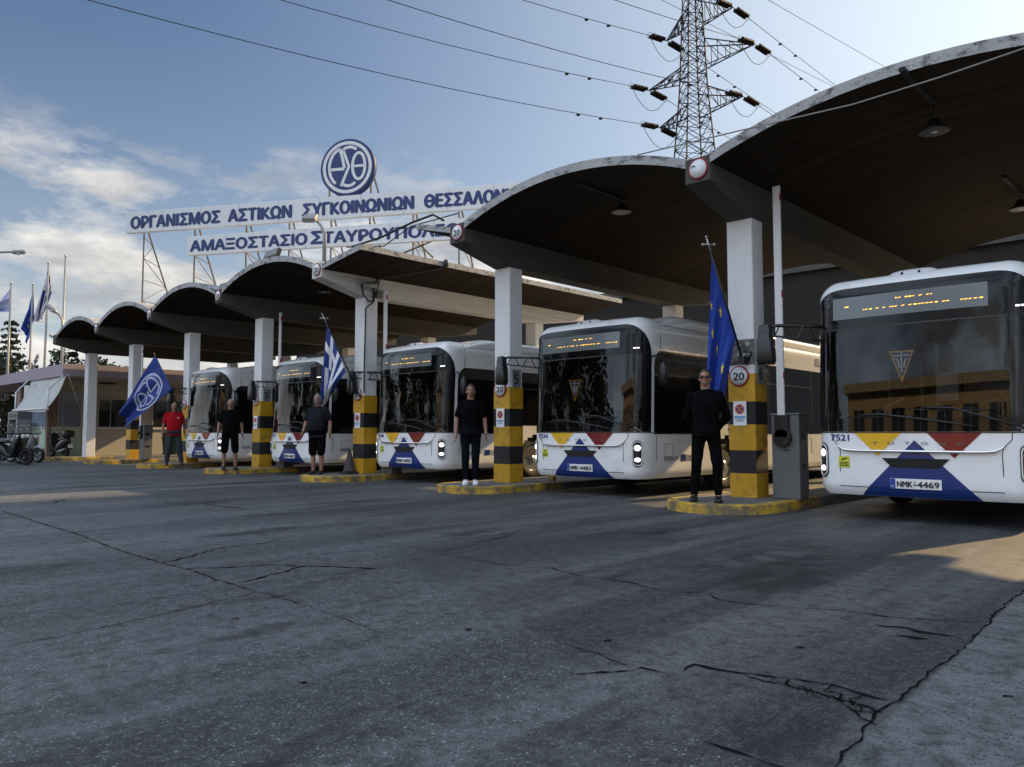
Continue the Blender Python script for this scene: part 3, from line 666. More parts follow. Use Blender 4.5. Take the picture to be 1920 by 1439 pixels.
    for w0 in WHY:
        for sg in (1, -1): un.grid(lambda u, v: (sg*(1.19-.5*v), w0+.56*cos(PI*u), .45+.56*sin(PI*u)), 20, 1); un.add([(sg*.7, w0+.56*cos(PI*i/12), .45+.56*sin(PI*i/12)) for i in range(13)], [list(range(13))])
    un.box(-.4, .4, 2.2, 3.4, .25, .34); un.box(-.45, .45, 8, 9.4, .2, .34); un.box(-.9, .9, .6, 1.9, .27, .345)
    un.build('underframe', M['under_dark'], **kw)
    ca = MB(); ca.box(-1.13, 1.13, 4.2, 4.25, .45, 2.7); ca.box(-1.14, -1.12, .5, 4.2, .5, 2.7); ca.box(1.12, 1.14, .5, 4.2, .5, 2.7); ca.box(-1.12, 1.12, .3, 4.2, .44, .46); ca.box(-1.12, 1.12, .32, 4.2, 2.66, 2.7)
    ca.build('cabin_lining', M['dark_cabin'], **kw)
    ds = MB(); ds.grid(lambda u, v: (-1.08+2.16*u, .17+.06*abs(2*u-1)**2+.62*v, 1.17+.10*sin(PI*v)+.07*math.exp(-((u-.72)/.16)**2)*sin(PI*v)), 24, 8); ds.box(-1.1, 1.1, .20, .24, .46, 1.17)
    ds.build('dashboard', M['dark_cabin'], **kw)
    st = MB(); st.tube([Vector((.52+.22*cos(a), .82+.10*sin(a), 1.36+.19*sin(a))) for a in [2*PI*i/24 for i in range(25)]], .014, 6); st.cyl((.52, .80, 1.35), (.52, .70, 1.15), .03); st.bar((.31, .82, 1.36), (.73, .82, 1.36), .015)
    st.build('steering_wheel', M['black_plastic'], **kw)
    se = MB(); se.box(.28, .78, 1.25, 1.75, .85, .98); se.box(.28, .78, 1.68, 1.82, .95, 1.70); se.box(.40, .66, 1.68, 1.78, 1.72, 1.92); se.build('driver_seat', M['grey_cabin'], bevel=.04, **kw)
    pt = MB(); pt.box(-.02, .02, 1.0, 2.0, .46, 2.2); pt.box(.05, 1.1, 2.02, 2.06, .46, 2.3); pt.cyl((-.32, 1.5, .46), (-.32, 1.5, 2.65), .02); pt.cyl((-.85, 1.9, .46), (-.85, 1.9, 2.65), .02); pt.tube([(-.9, .9, 1.2), (-.6, .85, 1.35), (-.35, .9, 1.5)], .018)
    pt.box(.0, .24, .95, 1.05, 1.45, 1.80)
    pt.build('driver_partition', M['grey_cabin'], **kw)
    # lower front: intake, trim, lamps, seams
    ik = MB(); put_poly(ik, [(-.36, .755), (.36, .755), (.25, .645), (-.25, .645)], lambda u, v: BS(u, v, .010), 0, (.09, .2)); ik.build('air_intake', M['under_dark'], **kw)
    MB().tube([BS(s, z, .028) for s, z in [(-.90, .925), (-.86, .88), (-.80, .848), (-.70, .838)]+[(-.6+.12*i, .836) for i in range(11)]+[(.70, .838), (.80, .848), (.86, .88), (.90, .925)]], [.004, .011]+[.017]*15+[.011, .004], 8).build('trim_strip', M['chrome'], **kw)
    class SM:
        def tube(self, *a): MB().tube(*a).build('panel_seam', M['black_plastic'], **kw)
    sm = SM()
    for sg in (1, -1): sm.tube([BS(sg*s, z, .001) for s, z in ((.96, 1.06), (.955, .98), (.87, .88), (.86, .82), (.865, .60), (.875, .31))], .005, 5)
    sm.tube([BS(-.87+1.74*i/16, .405, .001) for i in range(17)], .005, 5)
    sm.tube([BS(-1.5+3.0*i/40, 1.055, .004) for i in range(41)], .006, 5)
    for sg in (1, -1):
        sm.tube([BS(sg*sy(.62), z, .001) for z in (2.44, 2.6, 2.8, 2.9, 2.96)], .006, 5); sm.tube([BS(sg*sy(.50), z, .001) for z in (.32, .6, 1.02)], .005, 5); sm.tube([BS(sg*sy(y), z, .001) for y, z in ((.75, .86), (1.0, .86), (1.0, .66), (.75, .66), (.75, .86))], .003, 4)
        sm.tube([BS(sg*S_SIDE*.985, 2.33, .001), BS(sg*sy(.45), 2.33, .001)], .006, 4)
        for yy in (3.55, 5.2, 6.7, 8.1, 9.5): sm.tube([BS(sg*sy(yy), z, .001) for z in (.32, .6, 1.02)], .005, 4)
    for sg in (1, -1):
        cap = [(.085*cos(R(q)), .13+.085*sin(R(q))) for q in range(0, 181, 15)]+[(.085*cos(R(q)), -.13+.085*sin(R(q))) for q in range(180, 361, 15)]
        h = MB(); c0 = sg*1.105; put_poly(h, cap, lambda u, v: BS(c0+u, .715+v, .012), 0, (.03, .5)); h.prism([cap[i] for i in range(len(cap))], lambda u, v, o: BS(c0+u, .715+v, o), -.01, .0115)
        ho = h.build('headlight', M['black_plastic'], **kw)
        rg = MB(); n = len(cap)
        rg.tube([BS(c0+u*.86, .715+v*.90, .016) for u, v in cap+cap[:1]], .008, 6); rg.build('led_ring', M['led_ring'], ho, world=False)
        for dz in (.09, -.10):
            l = MB(); l.grid(lambda u, v: BS(c0+.052*v*cos(2*PI*u), .715+dz+.048*v*sin(2*PI*u)*(1 if dz > 0 else .75), .014+.022*math.sqrt(max(0, 1-v*v))), 16, 5, 0, True, True); l.build('lens', M['lens'], ho, world=False)
    # livery
    for nm, mm, P, off in (('yellow_triangle', 'livery_yellow', [(-.69, 1.062), (-.13, 1.062), (-.41, .775)], .004), ('red_triangle', 'livery_red', [(.12, 1.062), (.69, 1.062), (.405, .765)], .004),
                           ('blue_peak', 'livery_blue', [(0, .965), (.66, .302), (-.62, .302)], .006)):
        q = MB(); put_poly(q, P, lambda u, v: BS(u, v, off), 0, (.08, .06)); q.build(nm, M[mm], **kw)
    mk = MB()
    for i, ch in enumerate('YUTONG'): put_text(mk, text2d(ch, .01, w=.066 if ch != 'T' else .062, h=.034), lambda u, v, i=i: BS(-.47+.181*i+u, .915+v, .009))
    mk.build('maker_lettering', M['cabinet_grey'], **kw)
    wk = MB(); put_poly(wk, [(-.88, .63), (-.745, .63), (-.745, .765), (-.88, .765)], lambda u, v: BS(u, v, .007), 0); put_poly(wk, [(-.85, .715), (-.78, .735), (-.77, .755), (-.84, .735)], lambda u, v: BS(u, v, .009), 1); put_poly(wk, [(-.83, .715), (-.815, .715), (-.81, .73), (-.825, .73)], lambda u, v: BS(u, v, .009), 1)
    for z in (.685, .665, .645): put_poly(wk, [(-.87, z), (-.755, z), (-.755, z+.011), (-.87, z+.011)], lambda u, v: BS(u, v, .009), 1)
    wk.build('warning_sticker', [M['sticker_yellow'], M['ink']], **kw)
    for sg in (1, -1):
        d = MB(); put_text(d, text2d('Ελλάδα 2.0', .02, h=.062), lambda u, v: BS(sg*(sy(.72)+u) if sg > 0 else -sy(1.3)+u, .60+v, .008)); e = [(1.24, .575), (1.40, .575), (1.40, .685), (1.24, .685)]
        f8 = lambda u, v: BS(sg*sy(u), v, .008); put_poly(d, e, f8, 1)
        for i, tx in enumerate(('Με τη χρηματοδότηση', 'της Ευρωπαϊκής Ένωσης', 'NextGenerationEU')): put_text(d, text2d(tx, .01, h=.026), lambda u, v: BS(sg*(sy(1.43)+u) if sg > 0 else -sy(2.0)+u, .655-.036*i+v, .008))
        put_text(d, text2d('Εθνικό Σχέδιο Ανάκαμψης', .0, h=.016), lambda u, v: BS(sg*(sy(.74)+u) if sg > 0 else -sy(1.2)+u, .572+v, .008))
        el_ = MB(); put_text(el_, text2d('ELECTRIC', .01, h=.17), lambda u, v: BS(sg*(sy(7.0)+u*1.3) if sg > 0 else -sy(8.5)+u, 2.56+v, .008)); el_.build('roof_lettering', M['cabinet_grey'], **kw)
        d.build('side_lettering', [M['ink'], M['livery_blue'], M['cabinet_grey']], **kw)
    # wipers, mirror, camera hump, wheels
    for pts in ([(.62, 1.12), (.35, 1.17), (-.35, 1.27), (-.62, 1.26)], [(1.02, 1.12), (.80, 1.20), (.40, 1.33), (.10, 1.34)]):
        wi = MB(); wi.tube([BS(s, z, .03) for s, z in pts], .013, 6); wi.tube([BS(pts[2][0]+.35, pts[2][1]-.03, .022), BS(pts[3][0]-.15, pts[3][1]-.02, .022)], .008, 5); wi.build('wiper', M['black_plastic'], **kw)
    mi = MB(); a = BS(-1.2, 2.36); tp = Vector((-1.66, -.16, 2.40)); z1 = Vector((0, 0, -.13))
    mi.tube([a+Vector((.02, 0, .05)), a+Vector((-.15, -.07, .07)), tp+Vector((.1, .02, .03)), tp], .022, 8); mi.tube([a+z1, a+z1+Vector((-.15, -.06, .03)), tp+Vector((.05, 0, -.10))], .013, 6)
    for k in range(4):
        f0 = (k+.5)/4.5; f1 = (k+1)/4.5; p0 = a+(tp-a)*f0; p1 = a+(tp-a)*f1; mi.bar(p0+Vector((0, 0, .05)) if k % 2 else p0+z1*.85, p1+z1*.85 if k % 2 else p1+Vector((0, 0, .05)), .009)
    mi.build('mirror_arm', M['black_plastic'], **kw)
    mh = MB(); rs = []
    for q, (z, w, d) in enumerate(((2.46, .03, .03), (2.44, .075, .06), (2.36, .085, .075), (2.27, .085, .08), (2.255, .105, .09), (1.98, .115, .09), (1.93, .10, .07))): rs.append([Vector((-1.69+w*math.copysign(abs(cos(x))**.5, cos(x)), -.17+d*math.copysign(abs(sin(x))**.5, sin(x)), z)) for x in [2*PI*i/20 for i in range(20)]])
    mh.rings(rs); mh.build('side_mirror', M['black_plastic'], **kw)
    m2 = MB(); m2.tube([BS(sy(.3), 2.28), BS(sy(.3), 2.30, .16), (1.38, .42, 2.2)], .018); m2.ell((1.38, .44, 2.02), (.085, .06, .21), 14); m2.build('side_mirror', M['black_plastic'], **kw)
    hu = MB(); hu.grid(lambda u, v: Vector((-.05+.31*(2*u-1), .24+.30*v-.02, 2.90+.13*math.sqrt(max(0, 1-(2*u-1)**4))*min(1, .25+2.2*v)*(1-.25*v))), 20, 6); hu.add([(-.36+.62*i/20, .22, 2.90+.0325*math.sqrt(max(0, 1-(i/10-1)**4))) for i in range(21)]+[(-.36+.62*i/20, .22, 2.87) for i in range(21)], [(i, i+1, 22+i, 21+i) for i in range(20)])
    ho = hu.build('camera_housing', M['bus_white'], **kw)
    for dx in (-.13, .06): MB().ell((-.02+dx, .25, 2.965), (.016, .02, .022), 10).build('camera_lens', M['ink'], ho, world=False)
    gl2 = MB(); put_poly(gl2, [(1.02, 2.42), (1.12, 2.425), (1.12, 2.445), (1.02, 2.44)], lambda u, v: BS(u, v, .012)); gl2.build('reflection_streak', M['lens'], **kw)  # glowing strip standing in for a cabin lamp's reflection in the glass
    for w0 in WHY:
        for sg in (1, -1):
            wl = bpy.data.objects.new('wheel', None); COL.objects.link(wl); wl.parent = t; wl.location = (sg*1.02, w0, WR)
            MB().lathe([(.27, -.12), (.40, -.13), (WR-.015, -.10), (WR, -.05), (WR, .06), (WR-.015, .11), (.40, .135), (.29, .125), (.27, .09)], (0, 0, 0), (sg, 0, 0), 36).build('tyre', M['black_rubber'], wl, world=False)
            rm = MB(); rm.lathe([(.285, .10), (.275, .125), (.262, .10), (.25, .03), (.16, .02), (.13, .09), (.08, .10), (.075, .13), (.0, .135)], (0, 0, 0), (sg, 0, 0), 36)
            for q in range(10): rm.cyl((sg*.085, .105*cos(2*PI*q/10), .105*sin(2*PI*q/10)), (sg*.12, .105*cos(2*PI*q/10), .105*sin(2*PI*q/10)), .014, None, 6)
            for q in range(10): rm.lathe([(.034, .0), (.034, .022), (.0, .022)], (sg*.012, .205*cos(2*PI*q/10+.3), .205*sin(2*PI*q/10+.3)), (sg, 0, 0), 10, 1)
            rm.build('rim', [M['steel'], M['ink']], wl, world=False)
    return t
BUSES = [(-2.79, 9.65, '7521', '4469', 'nearest white city bus, fleet number 7521, at the right edge, pennant in its windscreen'),
         (-8.22, 10.3, '7534', '4483', 'white city bus, fleet number 7534, between the columns numbered 5 and 6'),
         (-13.10, 10.4, '7546', '4495', 'white city bus, fleet number 7546, left of the column numbered 5'),
         (-17.75, 10.4, '7515', '4465', 'white city bus partly behind the Greek flag and the bearded man'),
         (-22.50, 10.2, '7511', '4471', 'leftmost white city bus, between the man in red and the bald man in shorts')]
proto = make_bus(); copies = [proto]+[copy_tree(proto) for _ in BUSES[1:]]
for o, (x, y, num, plate, label) in zip(copies, BUSES):
    o.location = (x, y, 0); tag(o, label, 'bus', 'white city buses parked in the lanes')
    fn = MB(); put_text(fn, text2d(num, .03, h=.082, w=.225), lambda u, v: BS(-.97+u, .955+v, .008)); fn.build('fleet_number', M['navy_ink'], o, world=False)
    pl = MB(); pl.prism([(-.27, .405), (.27, .405), (.27, .52), (-.27, .52)], lambda u, v, d: BS(u, v, d), .008, .020); po = pl.build('number_plate', M['plate_white'], o, world=False)
    tx = MB(); f = lambda u, v: BS(u, v, .023)
    put_text(tx, text2d('NMK', .03, h=.072, w=.165), lambda u, v: f(-.195+u, .426+v)); put_text(tx, text2d('-', .03, w=.028), lambda u, v: f(-.018+u, .428+v)); put_text(tx, text2d('o', .02, w=.018), lambda u, v: f(-.013+u, .478+v)); put_text(tx, text2d(plate, .03, h=.072, w=.225), lambda u, v: f(.022+u, .426+v))
    tx.add([BS(u, v, .0215) for u, v in ((-.268, .407), (-.215, .407), (-.215, .518), (-.268, .518))], [(0, 1, 2, 3)], 1); put_text(tx, text2d('GR', .0, w=.03), lambda u, v: f(-.257+u, .425+v), 2)
    tx.build('plate_lettering', [M['ink'], M['eu_blue'], M['plate_white']], po, world=False)
# pennants hanging inside three windscreens
for o, dx, dz, sc, l in ((copies[0], -.17, 2.03, 1.0, 'nearest bus, numbered 7521'), (copies[1], -.26, 1.97, 1.0, 'bus numbered 7534'), (copies[2], -.48, 1.93, .9, 'bus numbered 7546')):
    c = o.location+Vector((dx, .20, dz)); t = thing('pennant', c, 'gold-edged blue and white triangular pennant in the windscreen of the '+l, 'pennant', 'pennants inside the bus windscreens')
    f = lambda u, v, d=0: (c.x+u*sc, c.y-d, c.z+v*sc)
    MB().prism([(-.14, 0), (.14, 0), (0, -.38)], lambda u, v, d: f(u, v, d), 0, .004).build('border', M['livery_yellow'], t)
    b = MB(); b.add([f(u, v, .006) for u, v in ((-.115, -.018), (.115, -.018), (0, -.325))], [(0, 1, 2)], 0)
    for i in range(5): u = -.088+.044*i; e = -.018-.30*(1-abs(u)/.115); b.add([f(p, q, .008) for p, q in ((u-.011, -.10), (u+.011, -.10), (u*.6+.008, max(e, -.26)), (u*.6-.008, max(e, -.26)))], [(0, 1, 2, 3)], 1)
    for q in ([(-.10, -.05), (.10, -.05), (.09, -.065), (-.09, -.065)], [(-.01, -.02), (.01, -.02), (.01, -.10), (-.01, -.10)]): b.add([f(p, w, .008) for p, w in q], [(0, 1, 2, 3)], 1)
    b.build('cloth', [M['sign_blue'], M['plate_white']], t); MB().tube([f(-.13, 0), f(0, .09), f(.13, 0)], .003, 5).build('cord', M['wire_light'], t)
# ------------------------------------------------------------------ raised boom barriers and small yard things
def barrier(x, y, ztop, label, rz=0):
    t = thing('boom_barrier', (x, y, .13), label, 'barrier', 'raised boom barriers on the islands')
    MB().box(x-.20, x+.20, y-.13, y+.17, .13, 1.30).build('cabinet', M['cabinet_grey'], t, bevel=.015)
    MB().box(x-.215, x+.215, y-.145, y+.185, 1.30, 1.325).build('lid', M['cabinet_grey'], t, bevel=.008)
    d = MB(); d.box(x+.202, x+.206, y-.06, y+.06, .95, 1.05); d.box(x+.202, x+.206, y-.06, y+.06, .55, .62); d.box(x-.04, x+.06, y-.134, y-.131, .80, .815); d.build('lock_plate', M['black_plastic'], t)
    h = MB(); h.cyl((x-.03, y-.13, .98), (x-.03, y-.20, .98), .13, None, 24); h.box(x-.13, x+.07, y-.20, y-.135, .98, 1.30); h.build('boom_holder', M['black_plastic'], t, bevel=.01)
    MB().box(x-.085, x+.025, y-.19, y-.15, 1.0, ztop).build('boom', M['boom_white'], t, bevel=.012)
    for z in (1.80, 2.95, ztop-.22): MB().box(x+.016, x+.0265, y-.1912, y-.149, z, z+.10).build('reflector', M['sign_red'], t)
barrier(CX[6]+.60, YC-.0, 4.55, 'raised white boom on a grey barrier cabinet beside the nearest bus')
barrier(CX[4]+.62, YC+.25, 4.30, 'raised white boom behind the column right of the Greek flag')
barrier(CX[3]+.60, YC+.3, 4.30, 'raised white boom behind the column numbered 3')
barrier(CX[1]+.72, YC+.1, 4.05, 'raised white boom and grey cabinet behind the blue emblem flag')
def post(name, c, h, w, m, label, cat):
    t = MB().box(c.x-w, c.x+w, c.y-w, c.y+w, c.z, c.z+h); return tag(t.build(name, M[m], bevel=.012), label, cat)
post('bollard', Vector((CX[5]+.42, YC+.75, .126)), 1.0, .055, 'kerb_yellow', 'short yellow steel bollard behind the column numbered 5', 'bollard')
b = MB(); b.box(CX[6]-.31, CX[6]-.23, YC-.02, YC+.2, .126, 1.42); b.box(CX[6]-.30, CX[6]-.24, YC-.06, YC-.02, 1.0, 1.36); b.cyl((CX[6]-.27, YC-.06, 1.1), (CX[6]-.27, YC-.09, 1.1), .03)
tag(b.build('ticket_post', M['cabinet_grey'], bevel=.01), 'thin grey upright post close behind the left of the nearest striped column', 'post')
p = G(655, 888, .13); t = thing('traffic_cone', p, 'dirty dark traffic cone standing on the island left of the Greek flag column', 'cone')
MB().lathe([(.16, .04), (.13, .08), (.035, .52), (.03, .54), (0, .54)], p, n=20).build('cone', M['cone_dark'], t); MB().box(p.x-.19, p.x+.19, p.y-.19, p.y+.19, p.z, p.z+.04).build('base', M['black_rubber'], t, bevel=.02)
MB().lathe([(.109, .16), (.111, .16), (.082, .27), (.08, .27)], p, n=20).build('band', M['cabinet_grey'], t)
p = G(294, 858, .0); t = thing('wheelie_bin', (p.x, p.y+.6, 0), 'dark green wheeled bin behind the barrier cabinet left of the man in red', 'bin')
q = acc(t); m = MB(); m.hull([q+Vector(v) for v in ((-.22, -.25, .1), (.22, -.25, .1), (.22, .25, .1), (-.22, .25, .1))], [q+Vector(v) for v in ((-.29, -.32, 1.0), (.29, -.32, 1.0), (.29, .34, 1.0), (-.29, .34, 1.0))]); m.build('bin_body', M['bin_green'], t, bevel=.02)
MB().box(q.x-.30, q.x+.30, q.y-.34, q.y+.37, 1.0, 1.06).build('lid', M['bin_green'], t, bevel=.02)
for sx in (-.2, .2): MB().cyl((q.x+sx-.03, q.y-.2, .1), (q.x+sx+.03, q.y-.2, .1), .1, None, 16).build('wheel', M['black_rubber'], t)

# ceiling lamps under the vaults, floodlights on top
def ceil_lamp(px, py, k, label):
    xm = (CX[k]+CX[k+1])/2; p = PX(px, py, xm); zt = vault_z(xm, CX[k], CX[k+1])
    t = thing('ceiling_lamp', p, label, 'ceiling lamp', 'bell lamps under the vaults')
    MB().lathe([(.03, .16), (.06, .14), (.08, .08), (.165, .02), (.175, 0), (.16, -.01)], p, n=28).build('shade', M['black_plastic'], t)
    MB().lathe([(.158, -.004), (0, -.012)], p, n=28).build('diffuser', M['lamp_glass'], t)
    MB().cyl((p.x, p.y, p.z+.15), (p.x, p.y, zt+.01), .012).build('rod', M['black_plastic'], t)
    m = MB(); m.box(p.x-.03, p.x+.03, p.y-1.2, p.y+.1, vault_z(xm, CX[k], CX[k+1])-.035, vault_z(xm, CX[k], CX[k+1])+.01); m.build('cable_tray', M['under_dark'], t)
ceil_lamp(1752, 247, 6, 'nearest bell lamp hanging under the largest vault above the right-hand bus')
ceil_lamp(1165, 398, 5, 'bell lamp hanging under the vault above the bus numbered 7534')
ceil_lamp(1914, 392, 6, 'bell lamp further back under the largest vault, at the right edge of the picture')
ceil_lamp(608, 548, 3, 'bell lamp under the vault left of the Greek flag column')
def flood(px, py, k, label):
    xm = (CX[k]+CX[k+1])/2; p = PY(px, py, YF+.25); zr = vault_z(p.x, CX[k]+BW, CX[k+1]-BW)+.135; p.z = zr
    t = thing('floodlight', p, label, 'floodlight', 'black floodlights on the canopy edge'); X = Matrix.Translation(p+Vector((0, 0, .16))) @ Matrix.Rotation(R(-18), 4, 'X')
    MB().box(-.32, .32, -.05, .05, -.10, .10, 0, X).build('lamp_body', M['black_plastic'], t, bevel=.01); MB().box(-.29, .29, -.055, -.051, -.08, .08, 0, X).build('lamp_glass', M['window_dark'], t)
    m = MB()
    for sx in (-.25, .25): m.bar((p.x+sx, p.y+.03, p.z), (p.x+sx, p.y+.03, p.z+.12), .012)
    m.build('bracket', M['galvanised'], t)
flood(511, 490, 3, 'black floodlight on top of the vault above the bus behind the Greek flag')
flood(424, 537, 2, 'black floodlight on the vault edge above the leftmost bus')

# CCTV camera and cables on the column under the roof wing
x = CX[4]+BW+.003; t = thing('security_camera', (x, YC-.05, 4.36), 'security camera with loose cables on the beam right of the Greek flag', 'camera')
m = MB(); m.cyl((x+.18, YC-.02, 4.45), (x+.10, YC-.36, 4.37), .075, .075, 16); m.build('camera_body', M['galvanised'], t); MB().cyl((x+.10, YC-.36, 4.37), (x+.095, YC-.375, 4.366), .055, .05, 16).build('lens', M['ink'], t)
MB().box(x, x+.10, YC+.08, YC+.24, 4.16, 4.34).build('junction_box', M['cabinet_grey'], t, bevel=.01)
m = MB(); m.tube([(x+.01, YC-.02, 4.45), (x+.12, YC-.02, 4.45)], .03); m.tube([(x+.02, YC-.3, 4.33), (x+.06, YC-.3, 4.2), (x+.05, YC-.15, 4.06), (x+.06, YC, 4.08), (x+.06, YC+.02, 4.3)], .018); m.tube([(x+.03, YC, 4.4), (x+.03, YC, 4.05), (x+.012, YC-.19, 3.9), (x+.03, YC-.215, 3.2), (x+.02, YC-.22, 2.4), (x+.03, YC-.22, 1.95)], .016)
m.build('cable', M['wire'], t)
m = MB(); xr = CX[4]+BW+1.40; m.tube([(x+.03, YC+.05, 4.45), (x+.05, YC+.1, 4.63), (CX[4]+.9, YC+.5, 4.72), (xr, YC+.9, 4.80), (xr+.06, YC+.95, 4.86), (xr+.06, YC+.95, 4.98)], .035, 8); m.tube([(x+.03, YC+.12, 4.42), (x+.05, YC+.17, 4.62), (CX[4]+.9, YC+.57, 4.71), (xr, YC+.98, 4.80), (xr+.06, YC+1.02, 4.86), (xr+.05, YC+1.0, 4.99)], .022, 8)
tag(m.build('cable_conduit', M['black_rubber']), 'thick black cables under the roof wing above the security camera', 'cable')
m = MB(); m.ell((CX[0]-.1, YF+.7, 4.10), (.12, .2, .12), 12); m.tube([(CX[0]+.2, YF+.7, 4.3), (CX[0]+.2, YF+.75, 3.95), (CX[0]+.1, YF+.9, 3.8), (CX[0]-.15, YF+.9, 3.85), (CX[0]-.25, YF+.7, 4.1)], .03, 8)
tag(m.build('cable_coil', M['black_rubber']), 'black coil of cable hanging under the leftmost beam tip', 'cable')
# cables across the gap between the two sheds, and the thin wire over the big vaults
a = PY(660, 463, YF+.2); c = PY(772, 418, YF+.2); d = PY(830, 405, YF+.4)
m = MB(); m.tube([a, a+(c-a)*.5+Vector((0, 0, -.05)), c, PY(812, 403, YF+.3), PY(832, 414, YF+.3)], .022, 6); tag(m.build('power_cable', M['black_rubber']), 'black cable crossing the gap between the two canopies in front of the lower sign', 'cable')
m = MB(); m.tube([PY(650, 464, YF+.4), PY(720, 462, YF+.4), PY(770, 425, YF+.4), PY(860, 400, YF+.6)], .012, 6); tag(m.build('power_cable', M['wire']), 'thin sagging grey cable between the canopies below the black cable', 'cable')
pts = [PY(1195, 291, YF-.05), PY(1380, 247, YF-.12), PY(1600, 196, YF-.2), PY(1760, 146, YF-.2), PY(1935, 86, YF-.2)]; m = MB(); m.tube(pts, .009, 6)
tag(m.build('overhead_wire', M['wire_light']), 'thin pale wire strung across the front of the two nearest vaults', 'wire')
# lamp on a bent pole above the column with the Greek flag
b0 = PY(607, 486, YF+.6); t = thing('roof_lamp', b0, 'floodlight on a bent pole rising from the canopy in front of the long sign', 'lamp')
m = MB(); m.tube([b0-Vector((0, 0, .1)), PY(608, 440, YF+.6), PY(602, 423, YF+.6), PY(590, 410, YF+.55), PY(584, 402, YF+.5)], .035, 8); m.tube([b0+Vector((.08, 0, -.1)), PY(611, 440, YF+.6), PY(604, 424, YF+.6), PY(592, 412, YF+.55)], .018, 6); m.build('pole', M['galvanised'], t)
p = PY(582, 409, YF+.45); X = Matrix.Translation(p) @ Matrix.Rotation(R(40), 4, 'Z') @ Matrix.Rotation(R(35), 4, 'X'); MB().box(-.16, .16, -.16, .12, -.06, .06, 0, X).build('lamp_head', M['galvanised'], t, bevel=.02); MB().box(-.13, .13, -.14, .10, -.066, -.061, 0, X).build('lamp_glass', M['window_dark'], t)

# ------------------------------------------------------------------ rooftop signs
ZL, ZR = 27.0, 24.0
sL = PD(237, 410, ZL); sR = PD(890, 380, ZR); sd = sR-sL; sd.z = 0; sd.normalize(); sn = Vector((sd.y, -sd.x, 0))
if sn.dot(-sL) < 0: sn = -sn
def SG(px, py): return hit(px, py, sL, sn)
def along(px, py): return (SG(px, py)-sL).dot(sd)
def sp(u, z, d=0): v = sL+sd*u+sn*d; return Vector((v.x, v.y, z))
def rsign(label, x0, py0, py1, uend, words, pyc, name='rooftop_sign'):
    u0 = along(x0, py0); z1 = (SG(x0, py0).z+SG(880, {393: 355.5, 434: 419}[int(py0)]).z)/2; z0 = (SG(x0, py1).z+SG(880, {432: 399, 472: 455}[int(py1)]).z)/2
    t = thing(name, sp((u0+uend)/2, z0, 0), label, 'rooftop sign', 'lettered signs on the canopy roof')
    b = MB(); b.hull([sp(u0, z0, -.16), sp(uend, z0, -.16), sp(uend, z1, -.16), sp(u0, z1, -.16)], [sp(u0, z0, 0), sp(uend, z0, 0), sp(uend, z1, 0), sp(u0, z1, 0)]); b.build('panel', M['sign_white'], t, bevel=.012)
    sm = MB()
    k = u0+1.5
    while k < uend: sm.add([sp(k, z0+.01, .0015), sp(k+.012, z0+.01, .0015), sp(k+.012, z1-.01, .0015), sp(k, z1-.01, .0015)], [(0, 1, 2, 3)]); k += 1.5
    sm.build('panel_joint', M['cabinet_grey'], t)
    h = (z1-z0)*.60; zb = z0+(z1-z0)*.20
    for w, xa, xb, yy, hs in words:
        ua, ub = along(xa, yy), along(xb, yy); tx = MB(); put_text(tx, text2d(w, .072, w=ub-ua, h=h*hs), lambda u, v: sp(ua+u, zb+v, .006)); tx.build('lettering', M['sign_blue'], t)
    return z0, z1
ur = along(1030, 370)
z0a, z1a = rsign('upper and longer white rooftop sign with blue Greek lettering', 237, 393, 432, ur, [('ΟΡΓΑΝΙΣΜΟΣ', 247, 412, 405, 1), ('ΑΣΤΙKΩΝ', 429, 546, 398, 1), ('ΣΥΓKΟΙΝΩΝΙΩΝ', 569, 775, 388, 1), ('ΘΕΣΣΑΛΟΝΙKΗΣ', 797, 1012, 378, 1)], 0)
z0b, z1b = rsign('lower and shorter white rooftop sign with blue Greek lettering', 352, 434, 472, along(905, 440), [('ΑΜΑΞΟΣΤΑΣΙΟ', 358, 575, 450, 1), ('Σ', 584, 606, 440, 1.12), ('ΤΑΥΡΟΥΠΟΛΕΩΣ', 607, 884, 440, 1)], 0)
cp = SG(651, 314); cu_ = (cp-sL).dot(sd); rr_ = .94
t = thing('roundel_sign', cp, 'round blue and white emblem sign standing above the long rooftop sign', 'emblem sign'); t_round = t
rp = lambda u, v, d=0: sp(cu_+u*rr_, cp.z+v*rr_, d)
m = MB(); m.prism(disc(1.0), lambda u, v, d: rp(u, v, d), -.22, .0); m.build('disc', M['sign_blue'], t); 
m = MB(); m.lathe([(rr_*.98, -.21), (rr_*1.025, -.21), (rr_*1.025, -.01), (rr_*.98, -.01)], sp(cu_, cp.z, 0), sn, 56); m.build('rim', M['sign_blue'], t)
m = MB()
for q in emblem(): m.add([rp(u, v, .008) for u, v in q], [(0, 1, 2, 3)])
m.build('emblem', M['sign_white'], t)
